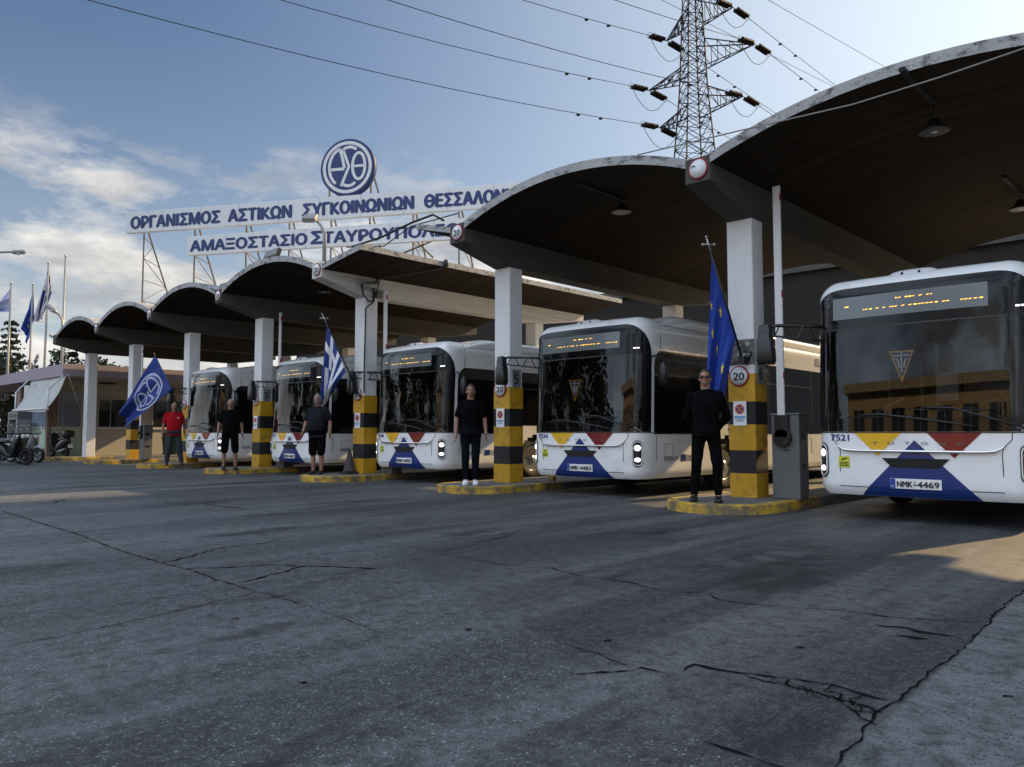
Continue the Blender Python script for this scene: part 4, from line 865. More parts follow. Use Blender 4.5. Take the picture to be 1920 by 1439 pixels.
# lattice trusses carrying the signs
TRL = ['tall leaning steel truss at the far left end of the long sign', 'steel truss left of the start of the lower sign', 'steel truss below the lower sign above the leftmost bus', 'steel truss below the lower sign beside the black floodlight',
       'steel truss behind the bent floodlight pole', 'steel truss under the middle of the signs, right of the emblem', 'rusty steel truss below the lower sign in the gap between canopies', 'rightmost steel truss seen past the projecting roof wing']
for k, px in enumerate((262, 358, 455, 536, 615, 688, 770, 857)):
    u = along(px, 440); ztop = z1a-.1; zb = 4.95; t = thing('sign_truss', sp(u, zb, -.22), TRL[k], 'truss', 'steel trusses under the rooftop signs'); m = MB()
    a0, a1 = sp(u, zb, -.22), sp(u, ztop, -.22); b0, b1 = sp(u+.35, zb, -1.75), sp(u+.02, ztop-.35, -.30)
    m.bar(a0, a1, .028); m.bar(b0, b1, .028); n = 5
    for i in range(n):
        f0, f1 = i/n, (i+1)/n; q = (a0+(a1-a0)*f0, b0+(b1-b0)*f0, a0+(a1-a0)*f1, b0+(b1-b0)*f1)
        m.bar(q[0], q[1], .014); m.bar(*((q[0], q[3]) if i % 2 else (q[1], q[2])), .014)
    m.build('lattice', M['truss_steel'], t)
for px in (612, 690): MB().bar(sp(along(px, 330), z1a-.3, -.24), sp(along(px, 330), cp.z-.3, -.24), .03).build('upright', M['truss_steel'], t_round)
m = MB(); m.bar(sp(along(700, 330), z1a-.3, -.9), sp(along(688, 300), cp.z+.1, -.3), .03); m.build('upright', M['truss_steel'], t_round)
zz = z0b-.35
for a, b, l in ((sp(along(560, 475), zz, -.9), sp(along(640, 475), zz-.1, -.9), 'nearly level steel brace behind the bent floodlight pole'), (sp(along(715, 490), zz, -.7), sp(along(830, 450), zz+.65, -.5), 'long rising brace below the right half of the lower rooftop sign'), (sp(along(770, 455), zz+.5, -.4), sp(along(795, 480), zz+.0, -.9), 'short falling brace below the right half of the lower rooftop sign')):
    tag(MB().bar(a, b, .03).build('sign_brace', M['truss_steel']), l, 'brace')

# ------------------------------------------------------------------ power pylon and lines
DP = 80.0
def PP(px, py): return PD(px, py, DP)
base = PP(1310, 812); wdir = ray(2850, 812-0); wdir.z = 0; wdir.normalize(); adir = Vector((-wdir.y, wdir.x, 0)); adir = adir if adir.dot(Vector((cos(YAW), sin(YAW), 0))) > 0 else -adir
t = thing('power_pylon', (base.x, base.y, 0), 'tall steel lattice power pylon rising behind the canopies', 'pylon')
def hz(py): return PP(1310, py).z
ex = (Vector((cos(YAW+R(12)), sin(YAW+R(12)), 0)), Vector((-sin(YAW+R(12)), cos(YAW+R(12)), 0)))
m = MB(); kk = DP/FPX
def hw(py): return kk*(22+.062*(py-0) if py < 170 else 32.5+.12*(py-170))*.78
lev = [-60, -34, -10, 12, 32, 50, 68, 87, 106, 126, 146, 166, 186, 207, 229, 252, 277, 305, 345, 400, 470, 560, 670, 812]
def corner(py, i): w = hw(py)*.78; sx, sy_ = ((-1, -1), (1, -1), (1, 1), (-1, 1))[i % 4]; return Vector((base.x, base.y, hz(py)))+ex[0]*w*sx+ex[1]*w*sy_
for a, c in zip(lev[:-1], lev[1:]):
    for i in range(4):
        m.bar(corner(a, i), corner(c, i), .085); m.bar(corner(a, i), corner(c, i+1), .04); m.bar(corner(a, i+1), corner(c, i), .04)
        if lev.index(a) % 2 == 0: m.bar(corner(a, i), corner(a, i+1), .045)
m.build('lattice_tower', M['pylon_steel'], t)
arms = [((1250, 77), 50, 22), ((1217, 170), 127, 146), ((1237, 240), 207, 226), ((1374, 14), -8, 40), ((1415, 83), 78, 120), ((1393, 181), 168, 204)]
tips = []
for (tx_, ty), p0, p1 in arms:
    m = MB(); tip = PP(tx_, ty); left = tx_ < 1310; ids = (0, 3) if left else (1, 2); tips.append(tip)
    top = [corner(min(p0, p1), i) for i in ids]; bot = [corner(max(p0, p1)+8, i) for i in ids]
    for q in top+bot: m.bar(q, tip, .07)
    for f in (.25, .5, .75):
        T_ = [q+(tip-q)*f for q in top]; B_ = [q+(tip-q)*f for q in bot]; T2 = [q+(tip-q)*(f-.25) for q in top]
        m.bar(T_[0], B_[0], .045); m.bar(T_[1], B_[1], .045); m.bar(B_[0], B_[1], .045); m.bar(T2[0], B_[0], .045); m.bar(T2[1], B_[1], .045)
    m.build('cross_arm', M['pylon_steel'], t)
LINEL = ['upper left', 'middle left', 'lower left', 'upper right', 'middle right', 'lower right']
for k, tip in enumerate(tips):
    ends = []
    for sg in (-1, 1):
        io = MB(); d = (wdir*sg+Vector((0, 0, -.10))).normalized(); sd_ = adir*.20
        for off in (sd_, -sd_):
            a = tip+d*.55+off; prof = []
            for i in range(13): prof += [(.08, i*.15), (.21, i*.15+.03), (.21, i*.15+.08), (.08, i*.15+.12)]
            io.lathe(prof, a, d, 10)
        io.bar(tip, tip+d*.6, .04); e = tip+d*2.7; io.tube([e+adir*.3*cos(a)+Vector((0, 0, .3*sin(a))) for a in [2*PI*i/14 for i in range(15)]], .02, 4)
        io.build('insulator', M['insulator'], t); ends.append(e)
    lo = MB(); a, c = ends; lo.tube([a+(c-a)*(i/12)+Vector((0, 0, -1.9*(1-(i/6-1)**2))) for i in range(13)], .03, 5); lo.build('jumper_cable', M['wire'], t)
    for sg, e, Lg, sag in ((-1, ends[0], 140, 5.0), (1, ends[1], 220, 9.0)):
        m = MB(); m.tube([e+wdir*sg*Lg*i/24+Vector((0, 0, -sag*(1-((i/12)-1)**2))) for i in range(25)], .032, 5)
        for q in (6.0, 9.0): p = e+wdir*sg*q+Vector((0, 0, -sag*(1-(q/Lg*2-1)**2)-.12)); m.ell(p, (.22, .22, .10), 8); m.bar(p, p+Vector((0, 0, .14)), .03)
        tag(m.build('power_line', M['wire'], origin=e), 'power cable %s of the pylon, from its %s arm' % ('going left' if sg < 0 else 'going right', LINEL[k]), 'power line', 'power lines on the pylon')
for (x0, y0), (x1, y1), l in (((1240, 0), (1500, 125), 'thin earth wire passing through the top of the pylon'), ((1440, 0), (1640, 110), 'highest thin wire right of the pylon')):
    a = PP(x0, y0); m = MB(); m.tube([a-wdir*60, a, a+wdir*260], .03, 5); tag(m.build('power_line', M['wire'], origin=a), l, 'power line', 'power lines on the pylon')
# ------------------------------------------------------------------ flags on slanted poles
def cloth_fn(A, B, C, D, amp, k, ph=0, sagv=0.0, dirv=Vector((0.35, -1, 0))):
    dirv = dirv.normalized()
    def f(u, v, off=0):
        p = (A*(1-u)+C*u)*(1-v)+(B*(1-u)+D*u)*v
        w = amp*(u**.7)*sin(2*PI*k*v+ph+1.3*u)+amp*.45*(u**.5)*sin(2*PI*(k*2.3*v+.8*u)+ph*2)
        return p+dirv*(w+off)+Vector((0, 0, -sagv*sin(PI*v)*u))
    return f
def flagpole(t, a, b, r=.018, fin='cross', m='black_plastic'):
    MB().tube([a, b], r, 8).build('pole', M[m], t); d = (b-a).normalized(); q = MB()
    if fin == 'cross':
        s = Vector((cos(YAW), sin(YAW), 0)); c = b+d*.12
        q.cyl(b, c+d*.10, .012, None, 8); q.cyl(c-s*.075, c+s*.075, .012, None, 8); [q.ell(e, (.022,)*3, 8) for e in (c+d*.11, c+s*.08, c-s*.08)]
    else: q.cyl(b, b+d*.10, .014, .008, 8)
    q.build('finial', M['steel'] if fin == 'cross' else M['livery_yellow'], t)
def star2(c, r, rot=0): return [(c[0]+(r if i % 2 == 0 else r*.40)*sin(rot+PI*i/5), c[1]+(r if i % 2 == 0 else r*.40)*cos(rot+PI*i/5)) for i in range(10)]
def greek(u, v):
    row = int(v*9); 
    if u < .37 and row < 5: return 1 if (abs(u-.185) < .037 or row == 2) else 0
    return row % 2
# European flag on the nearest column
yb = YC-.30; b0 = PY(1391, 672, yb); b1 = PY(1333, 474, 9.75); ctrp = G(1400, 930)
t = thing('flag', b0, 'dark blue flag with yellow stars hanging from a slanted pole on the nearest column', 'flag', 'flags hung on the columns')
flagpole(t, b0, b1); ax = b0-b1
A = b1+ax*.03; B = b1+ax*.80; C = PY(1325, 738, 9.95); D = PY(1354, 752, 10.0)
f = cloth_fn(A, B, C, D, .085, 1.35, .6)
m = MB(); m.grid(lambda u, v: f(u, v), 36, 30); fl = m.build('cloth', M['eu_blue'], t)
m = MB()
for (cu0, cv0, r) in ((.20, .42, .06), (.50, .20, .055), (.56, .40, .055), (.62, .78, .085), (.33, .08, .04)):
    for o in (.012, -.012): m.add([f(min(1, max(0, p)), min(1, max(0, q)), o) for p, q in star2((cu0, cv0), r, .4)], [list(range(10))])
m.build('star', M['star_yellow'], fl)
q = MB(); q.box(b0.x-.03, b0.x+.05, YC-.34, YC-.2, b0.z-.08, b0.z+.02); q.tube([b0+Vector((.1, 0, -.05)), b0+Vector((.16, -.03, .06)), b0+Vector((.05, -.05, .1))], .02); q.build('bracket', M['black_plastic'], t)
# Greek flag
b0 = PY(676, 745, yb); b1 = PY(612, 606, 9.75); t = thing('flag', b0, 'blue and white striped flag on a slanted pole above the bearded man', 'flag', 'flags hung on the columns')
flagpole(t, b0, b1); ax = b0-b1; A = b1+ax*.02; B = PY(649, 698, 9.95); C = PY(597, 812, 9.9); D = PY(610, 748, 9.85)
f = cloth_fn(A, B, C, D, .11, 1.1, 2.2)
m = MB(); m.grid(lambda u, v: f(u, v), 54, 36, greek); m.build('cloth', [M['flag_blue'], M['flag_white']], t)
# transit operator's flag
b0 = PY(346, 785, yb); b1 = PY(291, 667, 9.75); t = thing('flag', b0, 'large blue flag with a pale round emblem on a slanted pole, left', 'flag', 'flags hung on the columns')
flagpole(t, b0, b1, fin='tip'); A = b1; B = PY(322, 730, 9.95); C = PY(227, 774, 9.5); D = PY(238, 803, 9.7)
f = cloth_fn(A, B, C, D, .09, 1.0, .4, sagv=.0)
m = MB(); m.grid(lambda u, v: f(u, v), 36, 30); fl = m.build('cloth', M['oasth_blue'], t)
m = MB(); cx0, cy0 = .40, .55
for qd in emblem():
    for o in (.014, -.014): m.add([f(cx0+p*.34, cy0-w*.47, o) for p, w in qd], [(0, 1, 2, 3)])
m.build('emblem', M['oasth_white'], fl)
# flagpoles far left
def far_flag(label, px, pt, pb, dep, corners, mats, mf, seed):
    a = PD(px[1], pb, dep); b = PD(px[0], pt, dep); t = thing('flag_pole', (b.x, b.y, 0), label, 'flagpole', 'tall flagpoles beyond the cream building')
    m = MB(); m.tube([Vector((b.x, b.y, 0)), b], [.09, .05], 8); m.build('pole', M['galvanised'], t); MB().ell(b, (.08,)*3, 8).build('finial', M['steel'], t)
    if corners:
        A, B, C, D = [PD(x, y, dep+.2) for x, y in corners]; f = cloth_fn(A, B, C, D, .22, 1.4, seed, dirv=FW)
        m = MB(); m.grid(lambda u, v: f(u, v), 27, 27, mf); fl = m.build('flag_cloth', mats, t); return f, fl
    return None, None
far_flag('flagpole at the far left edge with a faded pale blue flag', (21, 12), 531, 700, 46, [(21, 535), (18, 585), (-6, 572), (-8, 588)], [M['oasth_white']], 0, .5)
f, fl = far_flag('flagpole with a hanging blue flag dotted with yellow stars', (62, 60), 533, 700, 46, [(63, 538), (64, 600), (43, 612), (52, 648)], [M['eu_blue']], 0, 1.5)
m = MB()
for cu0, cv0 in ((.3, .55), (.42, .72), (.5, .5), (.62, .75), (.66, .55)): m.add([f(p, q, -.05) for p, q in star2((cu0, cv0), .06)], [list(range(10))])
m.build('star', M['star_yellow'], fl)
far_flag('flagpole with a twisted blue and white striped flag', (91, 84), 493, 700, 46, [(91, 497), (97, 550), (66, 605), (80, 600)], [M['flag_blue'], M['flag_white']], greek, 2.5)
far_flag('bare tall flagpole without a flag, left of the tall sign truss', (123, 117), 480, 700, 44, None, None, None, 0)

# ------------------------------------------------------------------ people
def remesh(o, vox, sm=2):
    r = o.modifiers.new('remesh', 'REMESH'); r.mode = 'VOXEL'; r.voxel_size = vox; r.use_smooth_shade = True
    if sm: s = o.modifiers.new('smooth', 'SMOOTH'); s.iterations = sm; s.factor = .5
FOLD = bpy.data.textures.new('cloth_folds', 'CLOUDS'); FOLD.noise_scale = .11; FOLD.noise_depth = 2
def folds(o, k=.022):
    d = o.modifiers.new('folds', 'DISPLACE'); d.texture = FOLD; d.strength = k; d.mid_level = .5; d.texture_coords = 'GLOBAL'
def loft(m, secs, n=20):
    m.rings([[Vector((cx+rx*math.copysign(abs(cos(a))**.85, cos(a)), cy+ry*math.copysign(abs(sin(a))**.85, sin(a)), z)) for a in [2*PI*i/n for i in range(n)]] for z, cx, cy, rx, ry in secs])
def limb(m, pts, rad, n=12):
    m.tube(pts, rad, n); [m.ell(p, (r,)*3, 10) for p, r in zip(pts, rad)]
def head_pt(u, v, c, turn=0):
    t = 2*PI*u; ph = PI*v; x = cos(t)*sin(ph); y = sin(t)*sin(ph); z = -cos(ph); fr = max(0, -y)
    rx, ry, rz = .074, .096, .118
    if z < 0: rx *= 1-.30*(-z)**1.4; 
    X, Y, Z = rx*x, ry*y, rz*z
    if z < -.2 and y > 0: Y *= 1-.35*(-z-.2)
    g = lambda zc, sz, xc, sx: math.exp(-((z-zc)/sz)**2-((abs(x)-xc)/sx)**2)*(fr > .25)
    Y -= .026*g(-.16, .17, 0, .16)+.010*g(-.80, .16, 0, .40)+.006*g(.22, .10, .25, .4)+.005*g(-.45, .10, 0, .3); Y += .012*g(.06, .11, .38, .20)
    return Vector(c)+Vector((X, Y, Z))
def hand(m, w, e, curl, sx):
    """a relaxed hand below the wrist w, coming from elbow e"""
    d = (w-e).normalized(); side = Vector((0, -1, 0)); side = (side-d*side.dot(d)).normalized(); nrm = d.cross(side)
    m.ell(w+d*.045, (.022, .040, .052), 10)
    m.tube([w-d*.02, w+d*.03], [.026, .026], 8)
    for k, (o, L_) in enumerate(((.030, .070), (.010, .080), (-.010, .075), (-.030, .058))):
        p = w+d*.085+side*o; q = p+d*L_*.55+nrm*sx*curl*.012; r = q+(d*.8+nrm*sx*curl*.6).normalized()*L_*.45
        m.tube([p-d*.02, p, q, r], [.010, .010, .009, .007], 6)
    p = w+d*.03+side*.035; m.tube([w+d*.015+side*.02, p+side*.015+d*.01, p+side*.022+d*.045, p+side*.018+d*.07], [.013, .012, .010, .008], 6)
def person(label, p, h, o, seed=0):
    """o: shoulders, elbows, wrists, hips, knees, ankles as (left, right) in metres for a 1.78 m figure facing -y"""
    d = Vector((-p.x, -p.y, 0)).normalized(); t = thing('person', p, label, 'person', rz=math.atan2(d.x, -d.y)+R(o.get('turn', 0))); t.scale = (h/1.78,)*3
    V = Vector; sh = [V((-.172*o.get('wide', 1), .01, 1.42)), V((.172*o.get('wide', 1), .01, 1.42))]; el = [V(q) for q in o['el']]; wr = [V(q) for q in o['wr']]
    hp = [V((-.095, .01, .90)), V((.095, .01, .90))]; kn = [V(q) for q in o['kn']]; an = [V(q) for q in o['an']]; be = o.get('belly', 0); wd = o.get('wide', 1)
    kw = dict(parent=t, world=False); hc = V((0, -.022, 1.648)); sk = M[o.get('skin', 'skin')]
    tors = lambda g: [(.84, 0, .01, .165*wd+g, .115+g), (.95, 0, 0-be*.4, .168*wd+g, .118+be*.5+g), (1.08, 0, -be*.7, .155*wd+be*.25+g, .112+be+g), (1.22, 0, -be*.5, .168*wd+g, .118+be*.6+g), (1.33, 0, .0, .170*wd+g, .115+g), (1.42, 0, .012, .145*wd+g, .092+g), (1.465, 0, .016, .108+g, .076+g), (1.50, 0, .014, .068+g, .064+g)]
    b = MB(); loft(b, tors(-.012)); limb(b, [V((0, .015, 1.43)), V((0, .0, 1.60))], [.066, .062])
    b.grid(lambda u, v: head_pt(u, v, hc), 56, 44, 0, True, True)
    for s in (-1, 1): b.ell(hc+V((s*.076, .012, -.012)), (.012, .022, .034), 10)
    for i, s in enumerate((-1, 1)):
        limb(b, [sh[i], el[i], wr[i]], [.052, .040, .027]); hand(b, wr[i], el[i], 1.0, -s)
        limb(b, [hp[i], kn[i], kn[i]*.65+an[i]*.35+V((0, .02, 0)), an[i]], [.082, .058, .056, .038])
        limb(b, [an[i], an[i]+V((s*.01, -.06, -.05)), an[i]+V((s*.02, -.13, -.055))], [.036, .032, .028])
    bo = b.build('body', sk, **kw); remesh(bo, .0085, 1)
    # shirt
    c = MB(); hem = o.get('hem', .86); secs = [q for q in tors(.014) if q[0] > hem]; s0 = secs[0]; loft(c, [(hem, s0[1], s0[2], s0[3]+.008, s0[4]+.008)]+secs)
    for i, s in enumerate((-1, 1)):
        e_ = el[i] if o['sleeve'] == 'long' else sh[i]+(el[i]-sh[i])*.72; limb(c, [V((s*.09, .012, 1.43)), sh[i], e_], [.066, .064, .056 if o['sleeve'] == 'long' else .064])
        if o['sleeve'] == 'long': limb(c, [el[i], wr[i]+(el[i]-wr[i])*.05], [.056, .042])
    rs = random.Random(seed)
    co = c.build('shirt', M[o['shirt']], **kw); remesh(co, .013, 3); folds(co)
    # trousers or shorts
    c = MB(); loft(c, [(.84, 0, .01, .172*wd, .124), (.93, 0, -.01-be*.3, .182*wd, .13+be*.45), (1.0, 0, -.01-be*.4, .175*wd, .125+be*.6)])
    for i, s in enumerate((-1, 1)):
        lo = o.get('leg', 'long'); c.ell(hp[i]+V((0, .02, -.04)), (.10, .115, .12), 12)
        if lo == 'long': limb(c, [hp[i], kn[i], kn[i]*.6+an[i]*.4+V((0, .015, 0)), an[i]+V((0, 0, .03))], o.get('tr', [.098, .072, .066, .054]))
        else: limb(c, [hp[i], kn[i]+V((0, 0, -.02 if lo == 'knee' else .06))], [.105, .092])
    co = c.build('trousers' if o.get('leg', 'long') == 'long' else 'shorts', M[o['trousers']], **kw); remesh(co, .012, 3); folds(co, .016)
    for i, s in enumerate((-1, 1)):
        a = an[i]; c = MB(); secs = []
        for f, w, hh in ((.085, .020, .05), (.06, .036, .085), (0, .042, .10), (-.06, .046, .075), (-.12, .048, .058), (-.17, .040, .045), (-.195, .018, .03)):
            secs.append([V((a.x+s*.10*(-f)*.5+w*math.copysign(abs(cos(x))**.7, cos(x)), a.y+f, .004+max(0, hh/2+hh/2*math.copysign(abs(sin(x))**.7, sin(x))))) for x in [2*PI*k/14 for k in range(14)]])
        c.rings(secs); so = c.build('shoe', M[o['shoe']], **kw); sl = MB()
        sl.hull([V((v.x, v.y, .0)) for v in [V((a.x+s*.05*(-f)+w*sg, a.y+f, 0)) for f, w, sg in ((.085, .025, -1), (0, .046, -1), (-.12, .052, -1), (-.195, .024, -1), (-.195, .024, 1), (-.12, .052, 1), (0, .046, 1), (.085, .025, 1))]], [V((a.x+s*.05*(-f)+w*sg, a.y+f, .022)) for f, w, sg in ((.085, .025, -1), (0, .046, -1), (-.12, .052, -1), (-.195, .024, -1), (-.195, .024, 1), (-.12, .052, 1), (0, .046, 1), (.085, .025, 1))])
        sl.build('sole', M[o.get('sole', 'black_rubber')], so, world=False)
    # face and hair
    hr = o.get('hair')
    if hr:
        c = MB(); th = o.get('hair_th', .012)
        def hf(u, v):
            q = head_pt(u, .36+.64*v, (0, 0, 0)); n = q.normalized(); fr = max(0, -sin(2*PI*u)); lim = .052+.03*fr-.075*(1-fr)*(v < .5)
            k = 1 if q.z > lim-.0 else 0
            return hc+q*(1+(th/.1)*k*min(1, max(0, (q.z-lim)/.02)))-n*(0 if k else .006)
        c.grid(hf, 40, 20, 0, True, True); c.build('hair', M[hr], **kw)
    e = MB()
    for s in (-1, 1): e.ell(hc+V((s*.030, -.083, .006)), (.0125, .006, .006), 8); e.ell(hc+V((s*.030, -.0885, .006)), (.0055, .003, .0055), 8, 1)
    e.build('eyes', [M['eye_white'], M['ink']], **kw)
    e = MB()
    for s in (-1, 1): e.tube([hc+V((s*.014, -.096, .024)), hc+V((s*.032, -.094, .030)), hc+V((s*.048, -.080, .025))], [.004, .005, .003], 6)
    e.build('eyebrows', M[hr or 'hair_grey'], **kw)
    e = MB(); e.tube([hc+V((x, -.094+abs(x)*.35, -.060+abs(x)*(.25 if o.get('smile') else 0))) for x in (-.026, -.014, 0, .014, .026)], [.002, .0035, .004, .0035, .002], 6); e.build('mouth', M['eye_white' if o.get('smile') else 'lip'], **kw)
    if o.get('beard'):
        e = MB()
        def bf(u, v):
            q = head_pt(.5+.5*u, .02+.36*v, (0, 0, 0)); z = q.z; edge = min(1, 6*min(v+.05, 1-v))*min(1, 5*min(u, 1-u)+.1); return hc+q*(1+.10*edge)
        e.grid(bf, 30, 14); e.build('beard', M[o['beard']], **kw)
    if o.get('glasses'):
        g_ = MB()
        for s in (-1, 1): g_.ell(hc+V((s*.032, -.098, .008)), (.027, .006, .018), 14); g_.tube([hc+V((s*.055, -.092, .012)), hc+V((s*.078, -.04, .014)), hc+V((s*.08, .01, .012))], .004, 6)
        g_.tube([hc+V((-.012, -.106, .012)), hc+V((.012, -.106, .012))], .004, 6); g_.build('sunglasses', M['bus_glass_black'], **kw)
    if 'watch' in o:
        i = o['watch']; d = (wr[i]-el[i]).normalized(); w = MB(); w.cyl(wr[i]-d*.035, wr[i]-d*.012, .034, .032, 14); w.build('watch', M['steel' if i else 'ink'], **kw)
    if o.get('logo'): w = MB(); w.add([V((.09+a, -.1425, 1.33+b)) for a, b in ((-.03, -.012), (.03, -.012), (.03, .012), (-.03, .012))], [(0, 1, 2, 3)]); w.build('chest_logo', M['plate_white'], **kw)
    return t
st = dict(el=((-.235, .03, 1.14), (.235, .03, 1.14)), wr=((-.25, -.03, .89), (.25, -.03, .89)), kn=((-.11, -.015, .50), (.11, -.015, .50)), an=((-.12, .03, .085), (.12, .03, .085)), sleeve='short', shirt='cloth_black', trousers='cloth_jeans', shoe='shoe_black')
P_ = lambda **k: {**st, **k}
person('man in sunglasses and black sweater with his hands behind his back', G(1326, 941, .13), 1.79, P_(sleeve='long', trousers='cloth_black', hair='hair_dark', glasses=1, smile=1, el=((-.275, .10, 1.13), (.275, .10, 1.13)), wr=((-.10, .17, .93), (.10, .17, .93)), kn=((-.13, -.03, .50), (.14, -.02, .50)), an=((-.17, .03, .085), (.15, -.02, .085)), turn=-6), 1)
person('man in black t-shirt, dark jeans and white sneakers beside the column numbered 5', G(882, 909, .13), 1.80, P_(hair='hair_dark', shoe='shoe_white', sole='shoe_white', watch=1, smile=0, kn=((-.09, -.015, .50), (.09, -.015, .50)), an=((-.085, .02, .085), (.085, .02, .085)), el=((-.25, .02, 1.14), (.25, .02, 1.14)), wr=((-.255, -.05, .89), (.27, -.05, .89))), 2)
person('heavy grey-bearded man in charcoal t-shirt and black shorts by the Greek flag', G(594, 889, .13), 1.80, P_(shirt='cloth_charcoal', trousers='cloth_black', leg='knee', wide=1.12, belly=.055, hair='hair_grey', beard='hair_grey', watch=0, hem=.80, turn=-22, el=((-.285, .03, 1.14), (.285, .03, 1.14)), wr=((-.32, -.06, .90), (.31, -.05, .90)), kn=((-.10, -.015, .50), (.10, -.015, .50)), an=((-.09, .02, .085), (.09, .02, .085))), 3)
person('bald man in black t-shirt and long black shorts left of column 3', G(430, 880, .13), 1.80, P_(trousers='cloth_black', leg='knee', wide=1.08, belly=.03, hem=.82, watch=1, skin='skin', el=((-.265, .03, 1.14), (.265, .03, 1.14)), wr=((-.29, -.03, .89), (.29, -.04, .89)), kn=((-.13, -.02, .50), (.13, -.02, .50)), an=((-.14, .02, .085), (.14, .02, .085))), 4)
person('bald man in a red t-shirt and dark trousers under the blue flag', G(324, 873, .13), 1.80, P_(shirt='cloth_red', trousers='cloth_grey', wide=1.10, belly=.04, hem=.82, skin='skin_dark', logo=1, turn=8, tr=[.105, .082, .076, .062], el=((-.265, .03, 1.14), (.265, .03, 1.14)), wr=((-.29, -.02, .90), (.29, .0, .90)), kn=((-.13, -.02, .50), (.15, -.02, .50)), an=((-.16, .02, .085), (.22, -.02, .085))), 5)
# ------------------------------------------------------------------ small cream building at the far left
K = PD(91, 812, 33.3); kx, ky = K.x, K.y; F_ = PD(118, 812, 32.2)
t = thing('kiosk_building', (kx-5, ky+6, 0), 'small cream building with a pink flat roof edge and an awning, at the far left', 'building')
def kb(name, m, x0, x1, y0, y1, z0, z1, bevel=0, parent=None): return MB().box(x0, x1, y0, y1, z0, z1).build(name, M[m], parent or t, bevel=bevel)
H2 = 3.80; F_ = PY(118, 692, ky-.45); FZ0, FZ1 = PY(118, 705, ky-.45).z, PY(118, 682, ky-.45).z
kb('wall', 'wall_cream', PY(34, 812, ky).x, kx, ky, ky+18, 0, H2); kb('roof', 'fascia_pink', kx-16, F_.x, F_.y, ky+7.5, FZ0, FZ1, .01)
ysd = lambda px: PX(px, 812, kx).y; xfd = lambda px: PY(px, 812, ky).x
def side(name, m, pa, pb, z0, z1, d=.02, parent=None): return kb(name, m, kx-.02, kx+d, ysd(pa), ysd(pb), z0, z1, 0, parent)
def frnt(name, m, pa, pb, z0, z1, d=.02): return kb(name, m, xfd(pa), xfd(pb), ky-d, ky+.02, z0, z1)
side('pilaster', 'wall_pink', 86.5, 93, 0, 3.45, .10); side('door', 'wall_pink', 94.5, 106, 1.27, 2.9, .03); side('lower_panel', 'panel_green', 94.5, 151, .05, 1.25, .03); side('sill', 'frame_white', 94.5, 151, 1.25, 1.31, .06)
w = side('window', 'window_blue', 108, 151, 1.33, 2.85, .03); [side('frame', 'frame_white', a, a+1.2, 1.31, 2.85, .05, w) for a in (107, 114.5, 150)]
w = side('window', 'window_dark', 183, 262, 1.33, 2.55, .03); [side('frame', 'frame_white', a, a+.8, 1.31, 2.57, .05, w) for a in (182.5, 205, 235, 262)]; side('sill', 'frame_white', 152, 345, 1.22, 1.30, .07)
w = side('window', 'window_dark', 285, 340, 1.33, 2.55, .03); [side('frame', 'frame_white', a, a+.8, 1.31, 2.57, .05, w) for a in (284.5, 312, 340)]
side('vent', 'ink', 183, 213, 3.25, 3.55, .12); side('top_band', 'frame_white', 182, 430, H2, H2+.12, .10)
frnt('pilaster', 'wall_pink', 34, 40, 0, 3.45, .10); frnt('window', 'window_blue', 52, 86, 1.33, 2.6, .03); frnt('lower_panel', 'panel_green', 41, 86, .05, 1.25, .03); frnt('door', 'wall_pink', 41, 51, 1.27, 2.6, .04); frnt('sill', 'frame_white', 41, 86, 1.25, 1.31, .06); frnt('window', 'window_dark', 38, 52, 2.7, 3.3, .03)
ya = ky-1.35; a0, a1 = PY(27, 770, ya), PY(87, 767, ya); c0, c1 = PY(60, 712, ky-.35), PY(124, 705, ky-.35)
aw = thing('awning', (c0+c1)/2, 'grey canvas drop awning hung at a slant below the pink roof edge', 'awning')
m = MB(); m.grid(lambda u, v: c0*(1-u)*(1-v)+c1*u*(1-v)+a0*(1-u)*v+a1*u*v+Vector((0, .05*sin(PI*v), -.10*sin(PI*v)+.02*sin(9*u))), 14, 10); o = m.build('canvas', M['awning_canvas'], aw)
m = MB(); m.tube([a0+Vector((-.2, 0, 0)), a1+Vector((.15, 0, 0))], .045, 8)
for s_, e_ in ((c0, a0), (c1, a1)): md = s_*.45+e_*.55+Vector((.0, -.25, .15)); m.tube([s_+Vector((0, -.1, 0)), md], .03, 6); m.tube([md, e_+Vector((.1, 0, .05))], .03, 6)
m.tube([c1+Vector((.2, .0, .05)), PX(151, 770, kx+.1)], .025, 6); m.build('frame', M['frame_white'], aw)
p = PD(20, 868, 35); t = thing('ticket_booth', (p.x, p.y, 0), 'small grey framed booth left of the cream building', 'booth'); m = MB()
m.box(p.x-.75, p.x+.75, p.y, p.y+.8, 1.65, 2.0); m.build('head_box', M['cabinet_grey'], t); MB().box(p.x-.60, p.x+.60, p.y-.004, p.y, 1.72, 1.92).build('dark_panel', M['ink'], t)
[MB().box(p.x+a-.08, p.x+a+.08, p.y, p.y+.8, 0, 1.648).build('frame', M['galvanised'], t) for a in (-.67, .67)]; MB().box(p.x-.58, p.x+.58, p.y+.4, p.y+.5, 0, 1.64).build('back_panel', M['wall_cream'], t)

